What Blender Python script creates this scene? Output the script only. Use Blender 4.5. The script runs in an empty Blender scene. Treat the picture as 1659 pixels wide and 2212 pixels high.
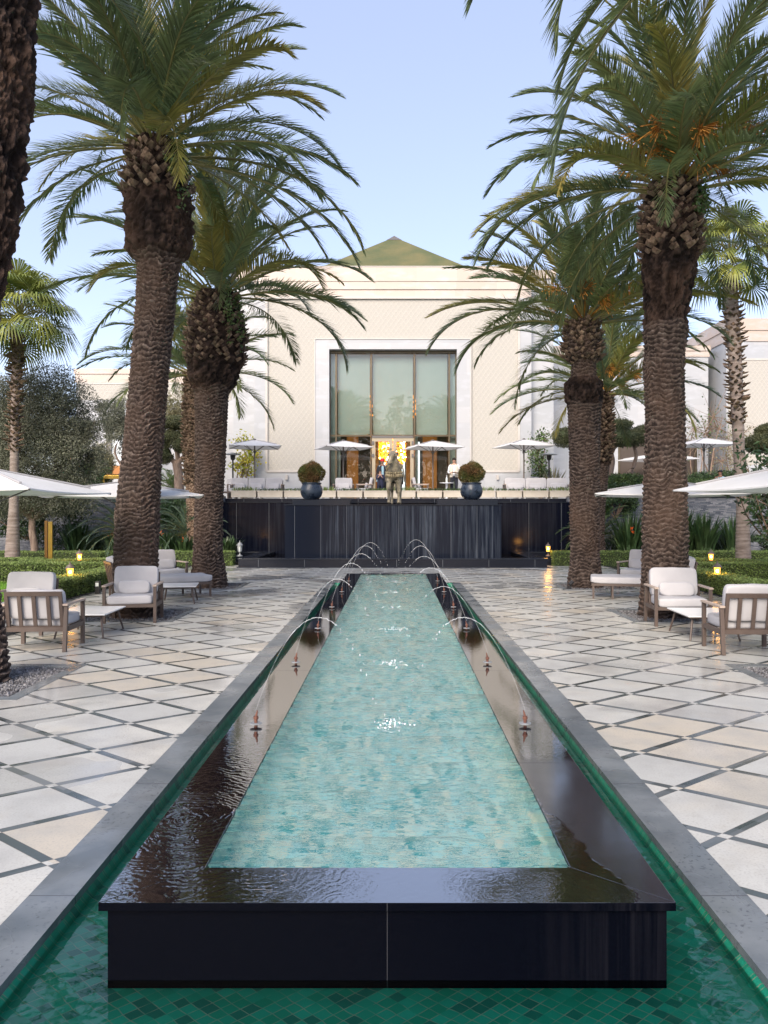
import bpy, bmesh, math, random
import numpy as np
from mathutils import Vector, Matrix, Euler
random.seed(7); RNG = np.random.default_rng(7)
R = math.radians; PI = math.pi
sc = bpy.context.scene; COL = sc.collection

# ------------------------------------------------------------------ camera
F = 1701.0            # focal length in units of a 1659-wide picture
EYE = 1.85
cam = bpy.data.cameras.new('camera'); camo = bpy.data.objects.new('camera', cam); COL.objects.link(camo)
camo.location = (0.03, 0, EYE); camo.rotation_euler = (R(90), 0, 0)
cam.sensor_fit = 'VERTICAL'; cam.sensor_height = 36.0; cam.lens = 36.0 * F / 2212.0
cam.shift_x = -22.7 / 2212; cam.shift_y = -0.001
cam.clip_end = 2000; cam.clip_start = 0.05
sc.camera = camo
# ------------------------------------------------------------------ light
SUN_EL, SUN_AZ = R(34), R(200)      # soft low light from behind the camera, a little to the left (0 = +Y, clockwise)
w = bpy.data.worlds.new('World'); sc.world = w; w.use_nodes = True
nt = w.node_tree; bg = nt.nodes['Background']
sky = nt.nodes.new('ShaderNodeTexSky'); sky.sky_type = 'NISHITA'; sky.sun_disc = False
sky.sun_elevation = SUN_EL; sky.sun_rotation = SUN_AZ; sky.air_density = 1.0; sky.dust_density = 1.0; sky.ozone_density = 2.0
tint = nt.nodes.new('ShaderNodeMix'); tint.data_type = 'RGBA'; tint.blend_type = 'MULTIPLY'; tint.inputs[0].default_value = 1; tint.inputs[7].default_value = (1.16, 0.98, 1.0, 1)
nt.links.new(sky.outputs[0], tint.inputs[6]); haz = nt.nodes.new('ShaderNodeMix'); haz.data_type = 'RGBA'; haz.inputs[0].default_value = .55; haz.inputs[7].default_value = (1.62, 1.82, 2.32, 1)
nt.links.new(tint.outputs[2], haz.inputs[6]); nt.links.new(haz.outputs[2], bg.inputs[0]); bg.inputs[1].default_value = 0.10
sl = bpy.data.lights.new('sun', 'SUN'); so = bpy.data.objects.new('sun', sl); COL.objects.link(so)
sl.energy = 1.5; sl.angle = R(40); sl.color = (1.0, 0.87, 0.72)
sd = Vector((math.sin(SUN_AZ) * math.cos(SUN_EL), math.cos(SUN_AZ) * math.cos(SUN_EL), math.sin(SUN_EL)))
so.rotation_euler = sd.to_track_quat('Z', 'Y').to_euler()
sc.view_settings.view_transform = 'Standard'; sc.view_settings.look = 'None'
sc.view_settings.exposure = 1.94; sc.view_settings.gamma = 1.0
sc.cycles.max_bounces = 10; sc.cycles.transparent_max_bounces = 16

def ux(v, Y): return 0.03 + (v - 852.2) * Y / F       # picture measurement -> metres at depth Y
def uz(v, Y): return EYE - (v - 1107.5) * Y / F

# ------------------------------------------------------------------ materials
class G:
    def __init__(s, name):
        s.m = bpy.data.materials.new(name); s.m.use_nodes = True; s.nt = s.m.node_tree
        s.p = s.nt.nodes['Principled BSDF']; s.out = s.nt.nodes['Material Output']; s._pos = None
    def n(s, t): return s.nt.nodes.new(t)
    def l(s, a, b): s.nt.links.new(a, b)
    def put(s, v, sock):
        if isinstance(v, (int, float)): sock.default_value = v
        elif isinstance(v, tuple): sock.default_value = v if len(v) == len(sock.default_value) else (*v, 1)
        else: s.l(v, sock)
    def op(s, o, a, b=0, c=0):
        n = s.n('ShaderNodeMath'); n.operation = o
        for i, v in enumerate((a, b, c)): s.put(v, n.inputs[i])
        return n.outputs[0]
    def pos(s):
        if s._pos is None:
            g = s.n('ShaderNodeNewGeometry'); x = s.n('ShaderNodeSeparateXYZ'); s.l(g.outputs['Position'], x.inputs[0])
            s._pos = g.outputs['Position']; s.x, s.y, s.z = x.outputs; s.isl = g.outputs['Random Per Island']
        return s._pos
    def vec(s, x, y, z=0.0):
        n = s.n('ShaderNodeCombineXYZ')
        for i, v in enumerate((x, y, z)): s.put(v, n.inputs[i])
        return n.outputs[0]
    def noise(s, scale, detail=3, st=(1, 1, 1), vec=None, rough=0.55):
        s.pos(); m = s.n('ShaderNodeMapping'); m.inputs['Scale'].default_value = st; s.l(vec or s._pos, m.inputs[0])
        n = s.n('ShaderNodeTexNoise'); n.inputs['Scale'].default_value = scale; n.inputs['Detail'].default_value = detail
        n.inputs['Roughness'].default_value = rough; s.l(m.outputs[0], n.inputs['Vector']); return n.outputs['Fac']
    def ramp(s, f, a, b, lo=0.0, hi=1.0):
        n = s.n('ShaderNodeMapRange'); n.clamp = True; s.put(f, n.inputs[0])
        n.inputs[1].default_value = a; n.inputs[2].default_value = b; n.inputs[3].default_value = lo; n.inputs[4].default_value = hi
        return n.outputs[0]
    def mix(s, f, a, b, mode='MIX'):
        n = s.n('ShaderNodeMix'); n.data_type = 'RGBA'; n.blend_type = mode; s.put(f, n.inputs[0])
        s.put(a if not isinstance(a, tuple) else (*a, 1), n.inputs[6]); s.put(b if not isinstance(b, tuple) else (*b, 1), n.inputs[7])
        return n.outputs[2]
    def white(s, vec):
        n = s.n('ShaderNodeTexWhiteNoise'); n.noise_dimensions = '3D'; s.l(vec, n.inputs[0]); return n.outputs[0]
    def scalec(s, c, f):
        n = s.n('ShaderNodeVectorMath'); n.operation = 'SCALE'; s.put(c, n.inputs[0]); s.put(f, n.inputs[3]); return n.outputs[0]
    def bump(s, h, strength=0.5, dist=0.01, prev=None):
        n = s.n('ShaderNodeBump'); n.inputs['Strength'].default_value = strength; n.inputs['Distance'].default_value = dist
        s.l(h, n.inputs['Height'])
        if prev is not None: s.l(prev, n.inputs['Normal'])
        s.l(n.outputs[0], s.p.inputs['Normal']); return n.outputs[0]
    def set(s, **k):
        names = dict(c='Base Color', r='Roughness', m='Metallic', sp='Specular IOR Level', t='Transmission Weight', ior='IOR', coat='Coat Weight', e='Emission Color', es='Emission Strength', a='Alpha')
        for a, v in k.items(): s.put(v, s.p.inputs[names[a]])
        return s

def mat(name, c1, c2=None, scale=4, r=0.6, r2=None, m=0, bump=0, bs=30, bd=0.01, isl=0, tl=0, st=(1, 1, 1), e=None, es=0, sp=0.5, lo=0.35, hi=0.65):
    g = G(name); g.pos(); col = c1
    if c2:
        f = g.ramp(g.noise(scale, 4, st), lo, hi); col = g.mix(f, c1, c2)
        if r2 is not None: r = g.ramp(f, 0, 1, r, r2)
    if isl: col = g.scalec(col if not isinstance(col, tuple) else col, g.ramp(g.isl, 0, 1, 1 - isl, 1 + isl))
    g.set(c=col, r=r, m=m, sp=sp)
    if bump: g.bump(g.noise(bs, 4, st), bump, bd)
    if e: g.set(e=(*e, 1), es=es)
    if tl:
        t = g.n('ShaderNodeBsdfTranslucent'); g.put(col, t.inputs[0]); mx = g.n('ShaderNodeMixShader'); mx.inputs[0].default_value = tl
        g.l(g.p.outputs[0], mx.inputs[1]); g.l(t.outputs[0], mx.inputs[2]); g.l(mx.outputs[0], g.out.inputs[0])
    return g.m

MT = {}
MT['frond'] = mat('frond', (0.11, 0.165, 0.08), (0.19, 0.22, 0.08), 0.9, 0.45, isl=0.35, tl=0.42)
MT['frond_warm'] = mat('frond_warm', (0.17, 0.19, 0.05), (0.30, 0.25, 0.06), 0.9, 0.45, isl=0.3, tl=0.35)
MT['fan'] = mat('fan_leaf', (0.11, 0.17, 0.05), (0.30, 0.31, 0.06), 1.2, 0.5, isl=0.3, tl=0.3)
MT['rachis'] = mat('rachis', (0.22, 0.20, 0.06), (0.16, 0.15, 0.06), 3, 0.5)
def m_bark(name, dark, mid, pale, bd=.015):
    """weathered palm bark: pale lips on the leaf scars, recesses darkened with painted shade and dirt (stored per vertex when the trunk is built)"""
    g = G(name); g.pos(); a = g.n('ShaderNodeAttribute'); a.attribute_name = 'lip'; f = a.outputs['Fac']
    n = g.noise(7, 4, (1, 1, 3)); col = g.mix(g.ramp(f, .12, .45), dark, mid); col = g.mix(g.ramp(g.op('ADD', f, g.op('MULTIPLY', g.op('SUBTRACT', n, .5), .7)), .6, .95), col, pale)  # dark recess tone is painted shade plus dirt; pale lips are weathering
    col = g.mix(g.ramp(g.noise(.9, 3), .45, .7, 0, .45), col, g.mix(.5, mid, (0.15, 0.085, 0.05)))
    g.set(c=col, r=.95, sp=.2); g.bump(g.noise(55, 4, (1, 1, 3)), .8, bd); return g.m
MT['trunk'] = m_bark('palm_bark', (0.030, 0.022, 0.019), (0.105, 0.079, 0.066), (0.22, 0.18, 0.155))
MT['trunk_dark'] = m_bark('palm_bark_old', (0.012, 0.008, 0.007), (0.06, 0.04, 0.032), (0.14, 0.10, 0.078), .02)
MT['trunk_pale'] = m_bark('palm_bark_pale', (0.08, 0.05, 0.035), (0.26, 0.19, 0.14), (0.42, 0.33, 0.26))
MT['boot'] = mat('leaf_base', (0.085, 0.052, 0.035), (0.20, 0.145, 0.10), 14, 0.9, isl=0.5, bump=0.6, bs=80, bd=0.005)
MT['fan_trunk'] = mat('fan_palm_bark', (0.17, 0.135, 0.115), (0.28, 0.235, 0.21), 3, 0.9, bump=0.6, bs=14, bd=0.02, st=(1, 1, 5))
MT['fruit'] = mat('fruit_stalk', (0.55, 0.24, 0.03), (0.26, 0.13, 0.03), 6, 0.7, isl=0.3)
MT['olive'] = mat('olive_leaf', (0.13, 0.145, 0.105), (0.21, 0.22, 0.16), 1.5, 0.6, isl=0.4, tl=0.2)
MT['olive_warm'] = mat('olive_leaf_warm', (0.17, 0.17, 0.09), (0.24, 0.22, 0.12), 1.5, 0.6, isl=0.4, tl=0.2)
MT['cloud'] = mat('cloud_tree_leaf', (0.07, 0.085, 0.045), (0.14, 0.15, 0.07), 2, 0.6, isl=0.4, tl=0.15)
MT['hedge'] = mat('hedge_leaf', (0.12, 0.185, 0.05), (0.20, 0.27, 0.08), 3, 0.6, isl=0.5, tl=0.2)
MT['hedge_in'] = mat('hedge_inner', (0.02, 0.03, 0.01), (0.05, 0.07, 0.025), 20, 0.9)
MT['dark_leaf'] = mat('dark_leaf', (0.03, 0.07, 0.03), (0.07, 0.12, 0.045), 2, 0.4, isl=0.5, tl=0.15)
MT['mid_leaf'] = mat('mid_leaf', (0.05, 0.10, 0.03), (0.11, 0.17, 0.05), 2, 0.45, isl=0.5, tl=0.2)
MT['blue_leaf'] = mat('blue_leaf', (0.07, 0.12, 0.08), (0.13, 0.19, 0.12), 2, 0.5, isl=0.4, tl=0.2)
MT['yellow_leaf'] = mat('yellow_leaf', (0.50, 0.42, 0.03), (0.28, 0.34, 0.04), 3, 0.5, isl=0.3, tl=0.4)
MT['ball'] = mat('box_ball_leaf', (0.10, 0.13, 0.03), (0.18, 0.10, 0.04), 2.2, 0.7, isl=0.4, tl=0.15)
MT['bark'] = mat('bark', (0.14, 0.10, 0.08), (0.26, 0.20, 0.16), 6, 0.9, bump=0.8, bs=20, bd=0.02, st=(2, 2, .6))
MT['twig'] = mat('twig', (0.16, 0.11, 0.08), (0.25, 0.18, 0.13), 6, 0.9, isl=0.3)
MT['flower'] = mat('orange_flower', (0.9, 0.16, 0.03), r=0.5, tl=0.3)
MT['lawn'] = mat('lawn', (0.10, 0.24, 0.02), (0.16, 0.32, 0.03), 8, 0.9, bump=0.6, bs=150, bd=0.02)
MT['soil'] = mat('soil', (0.04, 0.035, 0.025), (0.07, 0.06, 0.04), 5, 0.95, bump=0.6, bs=30)
MT['gravel'] = mat('gravel_stone', (0.10, 0.10, 0.11), (0.20, 0.20, 0.205), 9, 0.7, isl=0.6)
MT['gravel_bed'] = mat('gravel_bed', (0.06, 0.06, 0.065), (0.12, 0.12, 0.125), 60, 0.9, bump=0.8, bs=90)
MT['frame'] = mat('taupe_metal', (0.085, 0.062, 0.052), (0.10, 0.075, 0.062), 8, 0.5, bump=.05, bs=200, bd=.001)
MT['armwood'] = mat('weathered_teak', (0.36, 0.29, 0.24), (0.46, 0.38, 0.32), 12, 0.65, st=(1, 8, 8))
MT['cushion'] = mat('cushion_fabric', (0.42, 0.42, 0.44), (0.47, 0.47, 0.485), 3, 0.9, bump=0.25, bs=400, bd=0.001)
MT['tabletop'] = mat('white_table', (0.74, 0.76, 0.76), (0.8, 0.8, 0.8), 3, 0.25)
MT['canopy'] = mat('canopy_fabric', (0.70, 0.71, 0.72), (0.64, 0.65, 0.65), 1.5, 0.85, tl=0.12, bump=.1, bs=3, bd=.01)
MT['rib'] = mat('umbrella_metal', (0.12, 0.115, 0.11), r=0.5)
MT['pole'] = mat('umbrella_pole', (0.15, 0.125, 0.11), r=0.5)
MT['seam'] = mat('seam_strip', (0.36, 0.36, 0.37), r=0.8)
MT['black'] = mat('black_metal', (0.02, 0.02, 0.022), r=0.45)
MT['brass'] = mat('brass', (0.50, 0.34, 0.07), (0.42, 0.29, 0.08), 4, 0.32, m=0.85)
MT['brass_dark'] = mat('brass_dark', (0.20, 0.11, 0.035), r=0.4, m=0.7)
MT['grey_metal'] = mat('grey_lantern_metal', (0.32, 0.34, 0.35), (0.22, 0.24, 0.25), 30, 0.5, m=0.3)
MT['lantern_metal'] = mat('lantern_metal', (0.16, 0.13, 0.11), r=0.5, m=0.3)
MT['lamp_glass'] = mat('lit_glass', (0.9, 0.55, 0.15), r=0.3, e=(1.0, 0.40, 0.06), es=1.3)
MT['bulb'] = mat('bulb', (1, 0.9, 0.7), r=0.3, e=(1.0, 0.72, 0.36), es=14)
MT['dull_glass'] = mat('dull_glass', (0.55, 0.60, 0.60), r=0.2)
MT['pot'] = mat('glazed_pot', (0.012, 0.02, 0.038), (0.04, 0.06, 0.09), 5, 0.22, r2=0.4, bump=.1, bs=15)
MT['planter'] = mat('cream_planter', (0.50, 0.46, 0.38), (0.56, 0.52, 0.44), 4, 0.6)
MT['terrace'] = mat('terrace_floor', (0.5, 0.49, 0.46), (0.42, 0.41, 0.39), 2, 0.5)
MT['bronze_frame'] = mat('bronze_frame', (0.12, 0.10, 0.065), (0.10, 0.08, 0.05), 3, 0.4, m=0.5)
MT['door_frame'] = mat('door_frame', (0.36, 0.31, 0.22), r=0.45, m=0.2)
MT['shade'] = mat('roman_shade', (0.56, 0.68, 0.64), (0.62, 0.73, 0.69), 0.7, 0.9, tl=0.3)
MT['interior'] = mat('interior_wall', (0.16, 0.15, 0.13), r=0.8)
MT['int_wood'] = mat('amber_wood_glow', (0.34, 0.14, 0.03), (0.26, 0.10, 0.025), 2, 0.5, e=(0.9, .34, .05), es=0.05)  # wood given faint emission, the warm room light put into the material
MT['int_dark'] = mat('interior_dark', (0.06, 0.045, 0.035), r=0.6)
MT['curtain'] = mat('curtain', (0.36, 0.44, 0.42), (0.45, 0.52, 0.5), 6, 0.9, st=(6, 6, .2))
MT['amber'] = mat('amber_glass', (1.0, 0.45, 0.05), r=0.2, e=(1.0, 0.34, 0.02), es=.42, isl=.3)
MT['roof'] = mat('green_roof', (0.085, 0.10, 0.035), (0.15, 0.135, 0.05), 0.8, 0.6, bump=0.4, bs=6, bd=.05, lo=.3, hi=.7)
MT['ledge'] = mat('marble_trim', (0.46, 0.44, 0.41), (0.50, 0.48, 0.45), 2, 0.5)
MT['skin'] = mat('skin', (0.22, 0.12, 0.08), r=0.55)
MT['skin_light'] = mat('skin_light', (0.42, 0.25, 0.18), r=0.55)
MT['white_cloth'] = mat('white_cloth', (0.72, 0.75, 0.80), r=0.85)
MT['cream_cloth'] = mat('cream_cloth', (0.68, 0.63, 0.54), r=0.85)
MT['dark_cloth'] = mat('dark_cloth', (0.015, 0.018, 0.03), r=0.85)
MT['navy_cloth'] = mat('navy_cloth', (0.02, 0.025, 0.06), r=0.85)
MT['red_cloth'] = mat('red_cloth', (0.55, 0.02, 0.03), r=0.8)
MT['blue_cloth'] = mat('blue_cloth', (0.30, 0.50, 0.62), r=0.8)
MT['hair'] = mat('hair', (0.012, 0.01, 0.01), r=0.6)
MT['eye'] = mat('eye', (0.02, 0.015, 0.015), r=0.2)
MT['lip'] = mat('lip', (0.3, 0.1, 0.09), r=0.4)
MT['bronze'] = mat('weathered_bronze', (0.14, 0.13, 0.10), (0.50, 0.43, 0.29), 5, 0.6, m=0.2, bump=.7, bs=25, bd=.015)
MT['bronze_pale'] = mat('pale_bronze', (0.55, 0.46, 0.28), (0.2, 0.165, 0.10), 12, 0.6, m=0.3, bump=.6, bs=30, bd=.01)
MT['screen'] = mat('white_panel', (0.62, 0.68, 0.72), r=0.4)

def m_paving():
    g = G('diamond_paving'); g.pos()
    s = g.op('GREATER_THAN', g.x, 0)
    x0 = g.op('MULTIPLY_ADD', s, 3.69, -1.78); y0 = g.op('MULTIPLY_ADD', s, -0.44, 4.92)
    a = g.op('SUBTRACT', g.x, x0); b = g.op('DIVIDE', g.op('SUBTRACT', g.y, y0), 0.775)
    u = g.op('ADD', a, b); v = g.op('SUBTRACT', a, b)
    fu = g.op('ABSOLUTE', g.op('SUBTRACT', g.op('FRACT', g.op('ADD', u, 0.5)), 0.5))
    fv = g.op('ABSOLUTE', g.op('SUBTRACT', g.op('FRACT', g.op('ADD', v, 0.5)), 0.5))
    W = 0.05
    lu = g.op('LESS_THAN', fu, W); lv = g.op('LESS_THAN', fv, W)
    band = g.op('SUBTRACT', g.op('MAXIMUM', lu, lv), g.op('MULTIPLY', lu, lv))
    cell = g.vec(g.op('FLOOR', u), g.op('FLOOR', v), s)
    rnd = g.white(cell)
    rb = g.white(g.vec(g.op('FLOOR', g.op('MULTIPLY', g.op('ADD', u, 0.05), 3.333)), g.op('FLOOR', g.op('MULTIPLY', g.op('ADD', v, .05), 3.333)), 3.0))
    n1 = g.noise(2.5, 6); n2 = g.noise(70, 4); n3 = g.noise(0.45, 3)
    slab = g.mix(rnd, (0.45, 0.46, 0.435), (0.60, 0.595, 0.54))
    slab = g.mix(g.op('MULTIPLY', g.op('GREATER_THAN', g.white(g.vec(g.op('FLOOR', u), g.op('FLOOR', v), g.op('ADD', s, 7.0))), .86), .6), slab, (0.50, 0.43, 0.32))
    slab = g.mix(g.ramp(n1, .42, .68, 0, .6), slab, (0.33, 0.335, 0.32))
    slab = g.mix(g.ramp(n2, .5, .7, 0, .6), slab, (0.30, 0.295, 0.27))
    slab = g.mix(g.ramp(g.noise(1.1, 3), .55, .75, 0, .4), slab, (0.50, 0.43, 0.31))
    bc = g.mix(rb, (0.03, 0.045, 0.045), (0.125, 0.145, 0.155))
    slab = g.mix(g.ramp(g.noise(6, 6, rough=.7), .56, .72, 0, .35), slab, (0.27, 0.25, 0.21))
    ju = g.op('LESS_THAN', g.op('ABSOLUTE', g.op('SUBTRACT', fu, W)), 0.0035); jv = g.op('LESS_THAN', g.op('ABSOLUTE', g.op('SUBTRACT', fv, W)), 0.0035)
    col = g.mix(band, slab, bc)
    col = g.mix(g.op('MULTIPLY', g.op('MAXIMUM', ju, jv), .5), col, (0.2, 0.17, 0.14))
    wet = g.ramp(n3, .48, .60)
    wet2 = g.op('MULTIPLY', wet, g.op('GREATER_THAN', g.op('ADD', rnd, g.op('MULTIPLY', wet, .3)), .55))
    col = g.mix(g.op('MULTIPLY', wet2, .35), col, (0.26, 0.27, 0.28))
    rs = g.op('SUBTRACT', g.ramp(rnd, 0, 1, .42, .30), g.op('MULTIPLY', wet2, .24))
    rr = g.op('ADD', rs, g.op('MULTIPLY', g.op('SUBTRACT', n1, .5), .25))
    rr = g.mix(band, g.vec(rr, rr, rr), g.vec(g.ramp(rb, 0, 1, .05, .22), 0.0, 0.0))
    sx = g.n('ShaderNodeSeparateXYZ'); g.l(rr, sx.inputs[0])
    g.set(c=col, r=sx.outputs[0], sp=0.5)
    g.bump(g.op('ADD', n2, g.op('MULTIPLY', n1, 2.0)), 0.12, 0.006)
    return g.m
def m_coping():
    g = G('grey_coping'); g.pos()
    n = g.noise(2.2, 5); n2 = g.noise(45, 3)
    col = g.mix(g.ramp(n, .35, .65), (0.10, 0.118, 0.13), (0.185, 0.205, 0.215))
    spots = g.op('MULTIPLY', g.ramp(n2, .58, .66), g.ramp(g.noise(1.3, 2), .45, .6))
    col = g.mix(g.op('MULTIPLY', spots, .75), col, (0.05, 0.055, 0.065))
    j = g.op('LESS_THAN', g.op('ABSOLUTE', g.op('SUBTRACT', g.op('FRACT', g.op('DIVIDE', g.op('ADD', g.y, 0.1), 1.55)), .5)), .0022)
    col = g.mix(j, col, (0.06, .06, .07))
    g.set(c=col, r=g.ramp(g.noise(1.7, 3), .4, .62, .42, .12)); g.bump(g.noise(120, 3), .15, .002)
    return g.m
def granite(name, base=(0.0012, 0.0016, 0.0035), streak=0.0, jx=None, j0=0.0, rough=.12, sp=.4, streak_c=(0.10, 0.12, 0.15), axis='x', smax=9, smin=-9):
    g = G(name); g.pos(); col = g.mix(g.noise(90, 2), base, tuple(c * 1.9 for c in base)); r = rough
    if streak:
        st = g.noise(5.0, 5, (2.2, 2.2, 0.06), rough=.7); f = g.op('MULTIPLY', g.ramp(st, .46, .66), streak)
        st2 = g.noise(2.5, 4, (4.5, 4.5, 0.05)); f = g.op('MAXIMUM', f, g.op('MULTIPLY', g.ramp(st2, .6, .64), streak * .8))
        f = g.op('MULTIPLY', f, g.op('MULTIPLY', g.ramp(g.x, smin, smin + .25), g.ramp(g.x, smax, smax - .1)))
        f = g.op('MULTIPLY', f, g.ramp(g.noise(1.2, 3, (1, 1, .5)), .3, .6, .35, 1))
        col = g.mix(f, col, streak_c); r = g.ramp(f, 0, 1, rough, .4)
    if jx:
        c = g.x if axis == 'x' else g.y
        j = g.op('LESS_THAN', g.op('ABSOLUTE', g.op('SUBTRACT', g.op('FRACT', g.op('ADD', g.op('DIVIDE', g.op('SUBTRACT', c, j0), jx), .5)), .5)), (.0015 if jx > 50 else .006) / jx)
        col = g.mix(g.op('MULTIPLY', j, .8), col, (0.05, 0.052, 0.06) if jx > 50 else (0.16, 0.18, 0.20))
    g.set(c=col, r=r, sp=sp); return g.m
def m_rim():
    g = G('wet_black_granite'); g.pos()
    base = g.mix(g.noise(80, 2), (0.004, 0.003, 0.004), (0.010, 0.007, 0.009))
    e = g.noise(3.2, 4); ex = g.op('MULTIPLY', g.op('SUBTRACT', e, .5), .55)
    # a dry, dusty zone towards the outer side of the near right corner
    d1 = g.ramp(g.op('ADD', g.op('SUBTRACT', g.x, g.op('MULTIPLY_ADD', g.op('SUBTRACT', g.y, 3.2), -.16, 1.02)), g.op('MULTIPLY', ex, .5)), -.006, .006)
    d1 = g.op('MULTIPLY', d1, g.ramp(g.y, 5.2, 5.0))
    dry = g.op('MULTIPLY', d1, g.ramp(g.noise(9, 4), .2, .8, .7, 1))
    col = g.mix(dry, base, (0.035, 0.037, 0.046))
    g.set(c=col, r=g.ramp(dry, 0, 1, .0, .13), sp=0.5, ior=g.ramp(dry, 0, 1, 4.6, 2.6))
    dx = g.op('ADD', g.x, 1.05); dy = g.op('SUBTRACT', g.y, 4.1)
    rad = g.op('SQRT', g.op('ADD', g.op('POWER', g.op('ABSOLUTE', dx), 2), g.op('POWER', g.op('ABSOLUTE', dy), 2)))
    wv = g.op('SINE', g.op('ADD', g.op('MULTIPLY', rad, 150), g.op('MULTIPLY', e, 55)))
    amp = g.op('MULTIPLY', g.ramp(rad, 1.7, .1), g.op('SUBTRACT', 1, dry))
    h = g.op('ADD', g.op('MULTIPLY', g.op('MULTIPLY', wv, amp), .35), g.op('MULTIPLY', g.noise(26, 3), g.ramp(g.y, 3.3, 9, .7, .35)))
    h = g.op('MULTIPLY', h, g.op('SUBTRACT', 1, dry))
    g.bump(h, .13, .006); return g.m
def m_zellige(name, cell, a, b, c, diag=True, gcol=(.16, .17, .12), grout=.035, rough=.3, lo=.6):
    g = G(name); g.pos()
    w = g.noise(5, 2); wx = g.op('MULTIPLY', g.op('SUBTRACT', w, .5), cell * .4)
    hx = g.op('ADD', g.x, wx); hy = g.op('ADD', g.op('ADD', g.y, g.z), wx)
    if diag: u = g.op('DIVIDE', g.op('ADD', hx, g.op('MULTIPLY', hy, 1.15)), cell); v = g.op('DIVIDE', g.op('SUBTRACT', hx, g.op('MULTIPLY', hy, 1.15)), cell)
    else: u = g.op('DIVIDE', hx, cell * 1.3); v = g.op('DIVIDE', hy, cell)
    r = g.white(g.vec(g.op('FLOOR', u), g.op('FLOOR', v), 1.0)); r2 = g.white(g.vec(g.op('FLOOR', u), g.op('FLOOR', v), 5.0))
    col = g.mix(r, a, b); col = g.mix(g.op('GREATER_THAN', r2, lo), col, c)
    eu = g.op('MINIMUM', g.op('FRACT', u), g.op('SUBTRACT', 1, g.op('FRACT', u))); ev = g.op('MINIMUM', g.op('FRACT', v), g.op('SUBTRACT', 1, g.op('FRACT', v)))
    j = g.op('MULTIPLY', g.op('LESS_THAN', g.op('MINIMUM', eu, ev), grout), g.ramp(g.noise(12, 3), .35, .6))
    col = g.mix(j, col, gcol); g.set(c=col, r=rough); return g.m
def m_water(name, tint, bscale, bstr, rough=0.0, film=0):
    """real refracting water over tiles"""
    g = G(name); g.pos(); g.set(c=(*tint, 1), r=rough, t=1.0, ior=1.333)
    h = g.op('ADD', g.noise(bscale, 4, (1, 1, 1)), g.op('MULTIPLY', g.noise(bscale * 3.1, 3), .35)); g.bump(h, bstr, .02)
    return g.m
def m_poolwater(name, tint, bscale, bstr, st=(1, 1, 1), mixr=.6):
    g = G(name); g.pos(); t = g.n('ShaderNodeBsdfTransparent'); t.inputs[0].default_value = (*tint, 1)
    rf = g.n('ShaderNodeBsdfRefraction'); rf.inputs['Color'].default_value = (*tint, 1); rf.inputs['IOR'].default_value = 1.333; rf.inputs['Roughness'].default_value = 0
    gl = g.n('ShaderNodeBsdfGlossy'); gl.inputs['Roughness'].default_value = 0.0
    b = g.n('ShaderNodeBump'); b.inputs['Strength'].default_value = bstr; b.inputs['Distance'].default_value = .02; g.l(g.noise(bscale, 3, st), b.inputs['Height'])
    fr = g.n('ShaderNodeFresnel'); fr.inputs['IOR'].default_value = 1.5
    for x in (fr, gl, rf): g.l(b.outputs[0], x.inputs['Normal'])
    m1 = g.n('ShaderNodeMixShader'); m1.inputs[0].default_value = mixr; g.l(t.outputs[0], m1.inputs[1]); g.l(rf.outputs[0], m1.inputs[2])
    mx = g.n('ShaderNodeMixShader'); g.l(fr.outputs[0], mx.inputs[0]); g.l(m1.outputs[0], mx.inputs[1]); g.l(gl.outputs[0], mx.inputs[2]); g.l(mx.outputs[0], g.out.inputs[0])
    return g.m
def m_clearwater(name, tint, bscale, bstr, st=(1, 1, 1)):
    g = G(name); g.pos(); t = g.n('ShaderNodeBsdfTransparent'); t.inputs[0].default_value = (*tint, 1)
    gl = g.n('ShaderNodeBsdfGlossy'); gl.inputs['Roughness'].default_value = 0.0
    b = g.n('ShaderNodeBump'); b.inputs['Strength'].default_value = bstr; b.inputs['Distance'].default_value = .02; g.l(g.noise(bscale, 3, st), b.inputs['Height'])
    fr = g.n('ShaderNodeFresnel'); fr.inputs['IOR'].default_value = 1.5; g.l(b.outputs[0], fr.inputs['Normal']); g.l(b.outputs[0], gl.inputs['Normal'])
    mx = g.n('ShaderNodeMixShader'); g.l(fr.outputs[0], mx.inputs[0]); g.l(t.outputs[0], mx.inputs[1]); g.l(gl.outputs[0], mx.inputs[2]); g.l(mx.outputs[0], g.out.inputs[0])
    return g.m
def m_pane(name, tint=(.75, .85, .83), refl=1.0):
    g = G(name); t = g.n('ShaderNodeBsdfTransparent'); t.inputs[0].default_value = (*tint, 1)
    gl = g.n('ShaderNodeBsdfGlossy'); gl.inputs['Roughness'].default_value = 0.01
    fr = g.n('ShaderNodeFresnel'); fr.inputs['IOR'].default_value = 1.9 * refl
    mx = g.n('ShaderNodeMixShader'); g.l(fr.outputs[0], mx.inputs[0]); g.l(t.outputs[0], mx.inputs[1]); g.l(gl.outputs[0], mx.inputs[2]); g.l(mx.outputs[0], g.out.inputs[0])
    return g.m
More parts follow.
